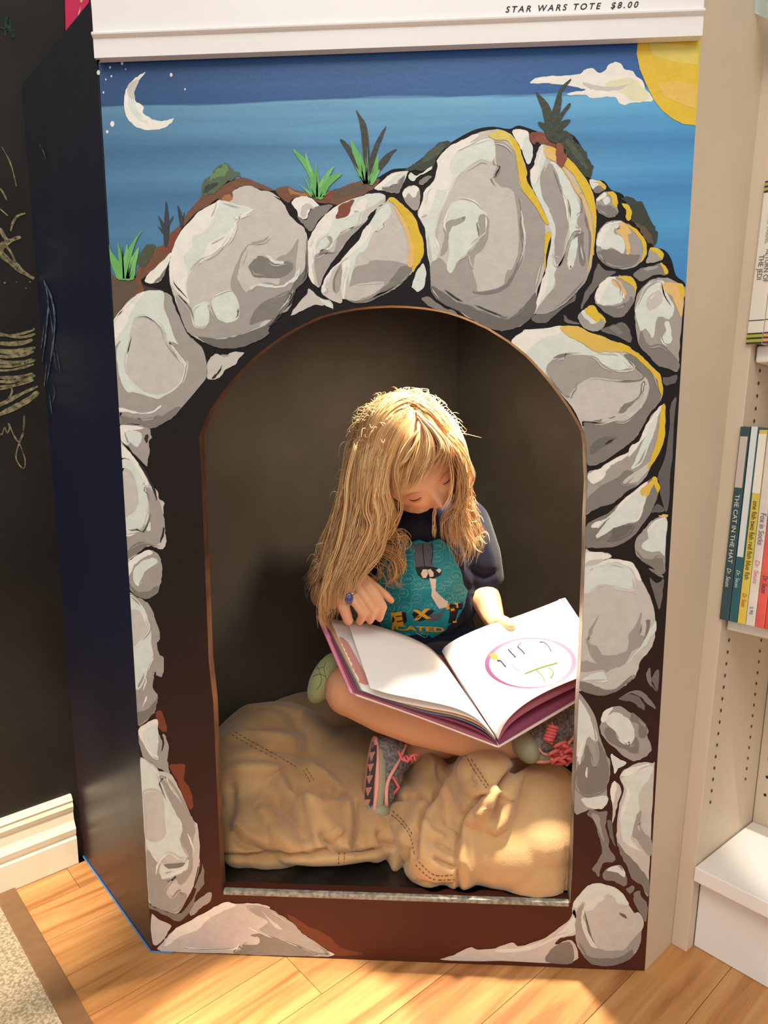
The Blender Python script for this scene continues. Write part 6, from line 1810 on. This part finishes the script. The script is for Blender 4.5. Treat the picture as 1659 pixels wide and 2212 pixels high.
# ------------------------------------------------------------------ shoes
M_mesh = mat('grey_shoe_mesh', (140, 132, 128), 0.6, 0.35, rgb2=(92, 86, 86), scale=240)
M_olive = mat('olive_rubber', (156, 152, 124), 0.5, 0.4); M_spink = mat('salmon_rubber', (234, 160, 142), 0.5, 0.4); M_dgrey = mat('dark_tread', (84, 76, 76), 0.7)
M_lace = mat('coral_lace', (222, 104, 102), 0.6)
def shoe(label, heel, toe, up, width=0.030, laces=True):
    e1 = (toe - heel); L_ = e1.length; e1.normalize()
    e3 = (up - e1 * up.dot(e1)).normalized(); e2 = e3.cross(e1)
    s = bpy.data.objects.new('shoe', None); COL.objects.link(s); s.parent = girl; s['label'] = label
    def q(a, b, c): return heel + e1 * (a * L_) + e2 * b + e3 * c
    def outline(n, k=1.0):
        o = []
        for i in range(n):
            t = i / n * 2 * math.pi
            x = 0.5 - 0.5 * math.cos(t)
            w = width * k * (0.72 + 0.28 * math.sin((x - 0.25) * math.pi)) * (1.0 if 0 < x < 1 else 0.6)
            o.append((x, w * math.sin(t) * (abs(math.sin(t)) ** -0.35 if abs(math.sin(t)) > 0.05 else 1) ))
        return o
    def slab(z0, z1, k0, k1, m, name):
        bm = bmesh.new(); n = 40
        ring = []
        for z_, k_ in ((z0, k0 * 0.97), (z0 + (z1 - z0) * 0.15, k0), (z1 - (z1 - z0) * 0.15, k1), (z1, k1 * 0.97)):
            ring.append([bm.verts.new(q(0.5 + (x - 0.5) * (0.97 if z_ in (z0, z1) else 1.0), b, z_ + 0.006 * max(0, x - 0.75) ** 2 * 16)) for x, b in outline(n, k_)])
        for A, B in zip(ring, ring[1:]):
            for i in range(n): bm.faces.new((A[i], A[(i + 1) % n], B[(i + 1) % n], B[i]))
        bm.faces.new(ring[0][::-1]); bm.faces.new(ring[-1])
        bmesh.ops.recalc_face_normals(bm, faces=bm.faces[:])
        return obj(name, bm, m, s, True)
    slab(-0.004, 0.0015, 0.98, 1.0, M_spink, 'outsole')
    slab(0.0015, 0.012, 1.0, 0.97, M_olive, 'midsole')
    bm = bmesh.new()
    for a, zc, rw, rz in ((0.12, 0.030, 0.80, 0.030), (0.28, 0.034, 0.84, 0.034), (0.48, 0.028, 0.86, 0.028), (0.68, 0.022, 0.90, 0.021), (0.85, 0.018, 0.80, 0.016)):
        ell_bm(q(a, 0, zc * 0.8), (L_ * 0.17, width * rw, rz), Matrix((e1, e2, e3)).transposed(), bm, 18)
    up_me = remeshed(bm, 0.003, 6, 0.5)
    link('upper', up_me, M_mesh, s, True)
    bm = ell_bm(q(0.90, 0, 0.012), (L_ * 0.15, width * 0.95, 0.021), Matrix((e1, e2, e3)).transposed())
    obj('toe_cap', bm, M_olive, s, True)
    bm = bmesh.new()
    for sd_ in (-1, 1):
        tube_bm(catmull([tuple(q(0.05, sd_ * width * 0.55, 0.045)), tuple(q(0.3, sd_ * width * 0.80, 0.030)), tuple(q(0.55, sd_ * width * 0.96, 0.014)), tuple(q(0.8, sd_ * width * 0.9, 0.016)), tuple(q(0.80, 0, 0.030))], 5, False), 0.0030, 6, bm, flat=0.5)
    obj('trim_band', bm, M_spink, s, True)
    # tread wedges under the sole
    bm = bmesh.new()
    for t in (0.2, 0.34, 0.48, 0.62, 0.76):
        tri = [q(t, -width * 0.5, -0.0046), q(t + 0.10, -width * 0.1, -0.0046), q(t + 0.01, width * 0.25, -0.0046)]
        a_ = [bm.verts.new(p) for p in tri]; b_ = [bm.verts.new(p - e3 * 0.0015) for p in tri]
        bm.faces.new(b_); bm.faces.new(a_[::-1])
        for i in range(3): bm.faces.new((a_[i], a_[(i + 1) % 3], b_[(i + 1) % 3], b_[i]))
    bmesh.ops.recalc_face_normals(bm, faces=bm.faces[:])
    o = obj('tread', bm, M_spink, s); o['kind'] = 'stuff'
    bm = poly_bm([[(0.12, -0.6), (0.3, -0.75), (0.8, -0.7), (0.92, -0.3), (0.92, 0.2), (0.7, 0.42), (0.3, 0.35), (0.12, 0.1)]], lambda a, b: q(a, b * width, -0.0044))
    obj('tread_panel', bm, M_dgrey, s)
    return s, q
def coil(a, b, r, turns, w, bm):
    a = V(a); b = V(b); ax = (b - a).normalized(); u = ax.cross(V((0.2, 1, 0.1))).normalized(); v = ax.cross(u)
    n = turns * 9
    tube_bm([a.lerp(b, i / n) + u * r * math.cos(i / 9 * 2 * math.pi) + v * r * math.sin(i / 9 * 2 * math.pi) for i in range(n + 1)], w, 6, bm)
s1_, q1 = shoe('grey running shoe standing on its toe, pink patterned sole showing', P3(812, 1590, .172), P3(795, 1772, .108), V((0.82, 0.46, -0.05)), 0.028)
def lace(bm, par): obj('lace', bm, M_lace, par, True)
bm = bmesh.new()
tube_bm([tuple(P3(*p)) for p in ((860, 1622, .125), (868, 1640, .118), (880, 1645, .115), (890, 1632, .120), (905, 1630, .125))], 0.0022, 6, bm)
lace(bm, s1_); bm = bmesh.new()
tube_bm([tuple(P3(*p)) for p in ((838, 1690, .14), (850, 1680, .125), (862, 1700, .12), (850, 1715, .125), (842, 1735, .13))], 0.0024, 6, bm)
lace(bm, s1_); bm = bmesh.new()
coil(P3(872, 1640, .12), P3(900, 1636, .125), 0.004, 4, 0.0018, bm)
lace(bm, s1_)
s2_, q2 = shoe('grey running shoe at the right with a tangle of curly coral laces', P3(1262, 1590, .165), P3(1120, 1632, .118), V((0.05, -0.15, 1)), 0.030)
bm = bmesh.new()
coil(P3(1195, 1568, .100), P3(1184, 1602, .092), 0.0062, 5, 0.0024, bm)
lace(bm, s2_); bm = bmesh.new()
tube_bm([tuple(P3(*p)) for p in ((1192, 1560, .10), (1196, 1574, .098), (1203, 1585, .1))], 0.0014, 6, bm)
lace(bm, s2_)
random.seed(5)
for (x, y) in ((1200, 1628), (1212, 1612), (1222, 1640), (1206, 1645), (1232, 1625)):
    c = P3(x, y, .088)
    pts = []
    ph = random.uniform(0, 6)
    for i in range(22):
        a = i / 22 * 2 * math.pi * 1.6 + ph
        pts.append(c + V((0.0085 * math.cos(a), 0.006 * math.sin(a * 1.3), 0.0085 * math.sin(a) * (1 - i / 40))))
    bm = tube_bm(pts, 0.0026, 6)
    lace(bm, s2_)

# green cushion behind her knee
M_green = mat('pale_green_cloth', (182, 190, 132), 0.85, 0.2, var=0.12, scale=25, sheen=0.3)
gc = bmesh.new(); c = P3(702, 1464, .245)
ell_bm(c, (0.022, 0.030, 0.047), Matrix.Rotation(math.radians(28), 3, 'Y'), gc, 24)
gt = thing('green_cushion', "small pale green quilted cushion wedged behind the child's bare knee", 'cushion')
go = obj('cover', gc, M_green, gt, True)
BG_ = bvh_of(go); bm = bmesh.new()
for pts in ([(672, 1436), (686, 1444), (700, 1440)], [(676, 1462), (690, 1456), (704, 1462)], [(684, 1490), (694, 1474), (692, 1456), (684, 1436)], [(704, 1430), (700, 1446), (706, 1470)]):
    decal_line(bm, BG_, pts, 0.0005, 0.0001)
obj('piping', bm, mat('dark_green_thread', (92, 104, 60), 0.8), gt)

# ------------------------------------------------------------------ hair: strands from the parting, over the skull, hanging past the face
random.seed(11)
def hair_mat():
    m = bpy.data.materials.new('blond_hair'); m.use_nodes = True
    nt = m.node_tree; b = nt.nodes['Principled BSDF']
    a = nt.nodes.new('ShaderNodeAttribute'); a.attribute_name = 'strand_tone'
    nt.links.new(a.outputs['Color'], b.inputs['Base Color'])
    b.inputs['Roughness'].default_value = 0.32; b.inputs['Specular IOR Level'].default_value = 0.55
    b.inputs['Sheen Weight'].default_value = 0.15
    b.inputs['Transmission Weight'].default_value = 0.0
    return m
M_hair = hair_mat()
tones = [srgb(c) for c in ((236, 192, 130), (222, 172, 110), (204, 150, 90), (242, 206, 150), (180, 124, 72), (214, 162, 102))]
hbm = bmesh.new(); hcol = []
lay = hbm.verts.layers.float_color.new('strand_tone')
def outside_skull(p, m):
    x, f, z = hl(p)
    if z < -0.035: 
        return p
    r = math.sqrt((x / (RX + m)) ** 2 + (f / (RF + m)) ** 2 + (z / (RZ + m)) ** 2)
    if r < 1.0 and r > 1e-3:
        return HC + (V(p) - HC) / r
    return V(p)
def strand(pts, w, tone, flat=0.35, sides=4, wave=0.0, ph=0.0, m=0.006):
    P = catmull([tuple(p) for p in pts], 5, False)
    n = len(P); out = []
    for i, p in enumerate(P):
        t = i / (n - 1)
        q = V(p)
        if wave:
            q += V((math.sin(t * 11 + ph) + 0.35 * math.sin(t * 27 + 2 * ph), 0.5 * math.cos(t * 10 + ph * 1.7), 0)) * wave * (t + 0.08)
        out.append(outside_skull(q, m))
    rad = [w * min(1, 0.45 + i / (n * 0.12)) * (0.35 + 0.65 * math.sin(math.pi * min(1, 0.12 + 0.88 * (i / (n - 1)) ** 0.9)) ** 0.5) if i < n * 0.75 else w * max(0.12, 1 - ((i / (n - 1)) - 0.72) / 0.30) for i in range(n)]
    k0 = len(hbm.verts)
    tube_bm(out, rad, sides, hbm, flat=flat)
    hbm.verts.ensure_lookup_table()
    for k in range(k0, len(hbm.verts)):
        t = ((k - k0) // sides) / (n - 1)
        s = 1.0 + 0.06 * math.sin(t * 7 + ph)
        hbm.verts[k][lay] = (min(1, tone[0] * s), min(1, tone[1] * s), min(1, tone[2] * s), 1)
def G(*l): return [at(x, y, d) for x, y, d in l]
def resample(pts, n=10):
    P = catmull([tuple(p) for p in pts], 8, False)
    d = [0.0]
    for a, b in zip(P, P[1:]): d.append(d[-1] + (V(b) - V(a)).length)
    out = []
    for k in range(n):
        s = d[-1] * k / (n - 1); i = 0
        while i < len(d) - 2 and d[i + 1] < s: i += 1
        f = (s - d[i]) / max(1e-9, d[i + 1] - d[i])
        out.append(V(P[i]).lerp(V(P[i + 1]), f))
    return out
Lg = [
 G((868, 848, .250), (815, 872, .255), (775, 925, .25), (756, 1000, .25), (738, 1080, .25), (712, 1160, .25), (688, 1210, .25), (656, 1252, .25)),
 G((872, 850, .215), (808, 878, .215), (768, 935, .205), (750, 1010, .20), (735, 1090, .20), (706, 1180, .205), (684, 1240, .21), (672, 1268, .21)),
 G((876, 856, .185), (815, 892, .18), (778, 950, .165), (762, 1040, .160), (750, 1130, .16), (722, 1220, .155), (702, 1290, .15), (698, 1352, .155)),
 G((880, 870, .160), (832, 908, .152), (798, 965, .140), (783, 1050, .138), (775, 1130, .138), (752, 1210, .132), (726, 1280, .128), (722, 1325, .130)),
 G((886, 888, .145), (850, 930, .137), (820, 985, .128), (808, 1060, .125), (808, 1130, .128), (788, 1190, .128), (760, 1240, .125), (742, 1290, .122)),
 G((895, 905, .135), (872, 950, .126), (848, 1000, .118), (838, 1055, .115), (850, 1105, .120), (838, 1150, .128), (808, 1195, .132), (780, 1235, .138)),
]
Rg = [
 G((885, 846, .250), (935, 868, .255), (975, 920, .25), (990, 985, .25), (1004, 1050, .255), (1018, 1110, .26), (1034, 1160, .262), (1026, 1200, .26)),
 G((888, 852, .215), (945, 888, .215), (982, 940, .205), (988, 1010, .205), (995, 1075, .215), (1008, 1130, .225), (1022, 1175, .23), (1010, 1212, .23)),
 G((892, 866, .180), (948, 910, .172), (990, 965, .165), (1002, 1030, .168), (996, 1090, .185), (994, 1140, .195), (1004, 1185, .20), (996, 1220, .20)),
 G((898, 886, .150), (945, 930, .140), (990, 985, .135), (1002, 1040, .150), (990, 1085, .170), (966, 1130, .180), (968, 1165, .185), (982, 1200, .19)),
]
Tg = [
 G((895, 905, .135), (872, 950, .126), (850, 1010, .117), (850, 1056, .116)),
 G((900, 905, .132), (902, 945, .120), (884, 995, .111), (868, 1058, .112)),
 G((902, 902, .132), (925, 945, .118), (922, 990, .109), (896, 1052, .111)),
 G((902, 896, .136), (940, 938, .122), (955, 975, .113), (925, 1014, .111)),
 G((898, 886, .150), (945, 925, .135), (975, 968, .128), (984, 1006, .132)),
]
def fill(guides, per, w, jit, flat=0.35, wave=0.0035, cut=(0.8, 1.0), under=0.0, m=0.006, toneset=None):
    R_ = [resample(g) for g in guides]
    for a, b in zip(R_, R_[1:]):
        ncl = max(2, per // 11)
        clumps = [(random.random(), V((random.gauss(0, jit), random.gauss(0, jit), random.gauss(0, jit))), random.uniform(0, 6), random.uniform(0.4, 1.5), random.uniform(*cut), random.choice(toneset or tones)) for _ in range(ncl)]
        for k in range(per):
            if w < 0.002 and random.random() < 0.85:
                tc, oc, ph, wv, L_, tn = random.choice(clumps)
                t0 = tc + random.gauss(0, 0.09); tight = 0.7
                off = oc + V((random.gauss(0, 1), random.gauss(0, 1), random.gauss(0, 1))) * (jit * 0.45)
                ph += random.gauss(0, 0.18); L_ = min(1.0, L_ + random.gauss(0, 0.03)); tn = tn if random.random() < 0.6 else random.choice(toneset or tones)
            else:
                tc = t0 = random.random(); tight = 0; L_ = random.uniform(*cut); ph = random.uniform(0, 6); wv = random.uniform(0.2, 1); tn = random.choice(toneset or tones)
                off = V((random.gauss(0, jit), random.gauss(0, jit), random.gauss(0, jit)))
            pts = []
            for i in range(10):
                s = i / 9
                t = min(1.05, max(-0.05, t0 + (tc - t0) * tight * s))
                pts.append(a[i].lerp(b[i], t) + off * (0.35 + s) + V((0, under, 0)))
            nkeep = max(4, int(round(10 * L_)))
            strand(pts[:nkeep], w * random.uniform(0.7, 1.3), tn, flat, 4, wave * wv, ph, m + random.uniform(0, 0.004))
# hair-coloured cap close to the scalp
cap = bmesh.new(); bmesh.ops.create_icosphere(cap, subdivisions=5, radius=1.0)
kill = []
for v in cap.verts:
    x, f, z = v.co.normalized()
    px, pf, pz = head_point((x, f, z))
    if (f > 0.20 and z < 0.60 + 0.10 * (1 - abs(x) * 2) - 0.0 and not (abs(x) > 0.80)) or z < -0.75: kill.append(v)
    v.co = hp(px * 1.045, pf * 1.045, pz * 1.05)
bmesh.ops.delete(cap, geom=kill, context='VERTS')
me_ = bpy.data.meshes.new('c'); cap.to_mesh(me_); cap.free()
k0 = len(hbm.verts); hbm.from_mesh(me_); hbm.verts.ensure_lookup_table()
for k in range(k0, len(hbm.verts)): hbm.verts[k][lay] = (*tones[5], 1)
fill(Lg[:5], 26, 0.0040, 0.003, 0.3, 0.002, (0.75, 0.95), 0.012, 0.004, [tones[2], tones[4], tones[5]])
fill(Rg, 24, 0.0036, 0.003, 0.3, 0.003, (0.75, 0.95), 0.010, 0.004, [tones[2], tones[4], tones[5]])
fill(Lg, 250, 0.0009, 0.0035, 0.5, 0.0042, (0.78, 1.0), 0.0, 0.007)
fill(Rg, 230, 0.0009, 0.0040, 0.5, 0.0062, (0.78, 1.0), 0.0, 0.007)
fill(Tg, 90, 0.0010, 0.0015, 0.4, 0.001, (0.9, 1.0), 0.0, 0.006)
fill(Tg, 16, 0.0030, 0.001, 0.3, 0.001, (0.9, 1.0), 0.004, 0.004, [tones[2], tones[5], tones[1]])
Xg = [G((905, 862, .20), (880, 852, .19), (845, 870, .178), (810, 900, .168), (785, 945, .158)), G((918, 880, .165), (890, 872, .155), (856, 890, .145), (825, 930, .138), (800, 980, .134))]
fill(Xg, 150, 0.0010, 0.004, 0.5, 0.002, (0.7, 1.0), 0, 0.009)
Xr = [G((860, 862, .20), (890, 850, .19), (925, 868, .182), (955, 900, .175), (978, 945, .17)), G((868, 885, .160), (895, 876, .152), (930, 896, .146), (958, 930, .143), (978, 975, .142))]
fill(Xr, 150, 0.0010, 0.004, 0.5, 0.002, (0.7, 1.0), 0, 0.009)
# back of the head, falling behind the shoulders
Bg = [G((868, 848, .25), (800, 890, .31), (775, 980, .345), (765, 1080, .36), (755, 1180, .36), (760, 1250, .34)),
      G((876, 846, .26), (870, 880, .35), (870, 980, .39), (870, 1080, .395), (870, 1180, .395), (865, 1240, .39)),
      G((885, 846, .26), (950, 885, .32), (985, 970, .345), (1005, 1050, .355), (1022, 1120, .36), (1036, 1170, .35))]
fill(Bg, 60, 0.0030, 0.004, 0.35, 0.004, (0.85, 1.0), 0, 0.006, [tones[2], tones[4], tones[5], tones[1]])
# curls low at the left, in front of the shirt
Cg = [G((768, 1130, .20), (800, 1150, .20), (840, 1145, .20), (872, 1128, .205), (880, 1142, .205), (862, 1165, .205), (872, 1185, .205), (880, 1200, .205)),
      G((765, 1170, .20), (800, 1180, .20), (835, 1185, .20), (860, 1200, .20), (868, 1230, .20), (850, 1255, .205), (858, 1272, .205), (870, 1280, .205)),
      G((762, 1200, .195), (790, 1215, .195), (815, 1225, .195), (830, 1245, .195), (822, 1270, .20), (800, 1262, .20), (790, 1250, .20), (800, 1240, .20))]
fill(Cg, 45, 0.0012, 0.004, 0.5, 0.003, (0.6, 1.0), 0.0, 0.007, [tones[1], tones[2], tones[5], tones[4]])
fill([Lg[3], Lg[4], Lg[5], Cg[1]], 30, 0.0014, 0.005, 0.5, 0.005, (0.8, 1.0), 0.015, 0.007, [tones[1], tones[2], tones[4]])
# strands at the left hand and below the book corner
Dg = [G((712, 1180, .16), (694, 1240, .16), (688, 1300, .16), (690, 1350, .165), (705, 1372, .17), (698, 1385, .17)),
      G((722, 1200, .15), (708, 1260, .15), (700, 1310, .15), (703, 1345, .16), (712, 1365, .165), (716, 1360, .17))]
fill(Dg, 40, 0.0010, 0.003, 0.5, 0.004, (0.7, 1.0), 0, 0.007)
# single wavy locks
for pts, w in (([(905, 930, .118), (880, 960, .110), (862, 995, .104), (856, 1030, .102), (864, 1070, .104), (866, 1105, .108), (852, 1140, .115), (830, 1170, .12)], .0016),
               ([(945, 1085, .165), (940, 1110, .17), (938, 1135, .175), (940, 1160, .18)], .0006), ([(800, 1050, .118), (792, 1100, .118), (802, 1140, .12), (780, 1190, .12), (760, 1230, .12)], .0016),
               ([(770, 960, .135), (752, 1030, .135), (748, 1100, .138), (730, 1180, .14), (700, 1250, .15)], .0018), ([(965, 960, .13), (975, 1020, .135), (972, 1070, .15), (952, 1100, .16)], .0014),
               ([(905, 915, .125), (900, 955, .112), (880, 990, .106), (862, 1010, .104)], .0012)):
    for k in range(9):
        o = V((random.gauss(0, .0016), random.gauss(0, .0016), random.gauss(0, .0016)))
        strand([p + o for p in G(*pts)], w * 0.7, random.choice(tones), 0.5, 4, 0.001, random.uniform(0, 6), 0.008)
# frizz lit at the crown, side and shoulder
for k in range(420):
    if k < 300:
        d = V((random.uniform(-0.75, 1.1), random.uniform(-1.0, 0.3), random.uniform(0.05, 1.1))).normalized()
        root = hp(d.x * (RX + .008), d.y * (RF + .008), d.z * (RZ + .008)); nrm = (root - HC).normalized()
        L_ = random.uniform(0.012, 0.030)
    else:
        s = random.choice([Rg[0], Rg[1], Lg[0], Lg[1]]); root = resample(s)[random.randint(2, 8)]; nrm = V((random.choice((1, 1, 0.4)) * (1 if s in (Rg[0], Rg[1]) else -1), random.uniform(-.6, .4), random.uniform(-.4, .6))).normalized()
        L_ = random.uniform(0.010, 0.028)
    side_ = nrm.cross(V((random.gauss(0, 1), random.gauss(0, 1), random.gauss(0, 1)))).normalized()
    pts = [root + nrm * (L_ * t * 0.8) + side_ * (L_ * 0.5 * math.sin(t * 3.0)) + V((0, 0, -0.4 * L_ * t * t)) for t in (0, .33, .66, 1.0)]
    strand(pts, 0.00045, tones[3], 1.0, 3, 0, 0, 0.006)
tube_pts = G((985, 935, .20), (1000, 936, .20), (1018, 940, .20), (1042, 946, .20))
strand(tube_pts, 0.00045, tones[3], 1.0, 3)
hairO = obj('hair', hbm, M_hair, girl, True)
hairO['kind'] = 'stuff'
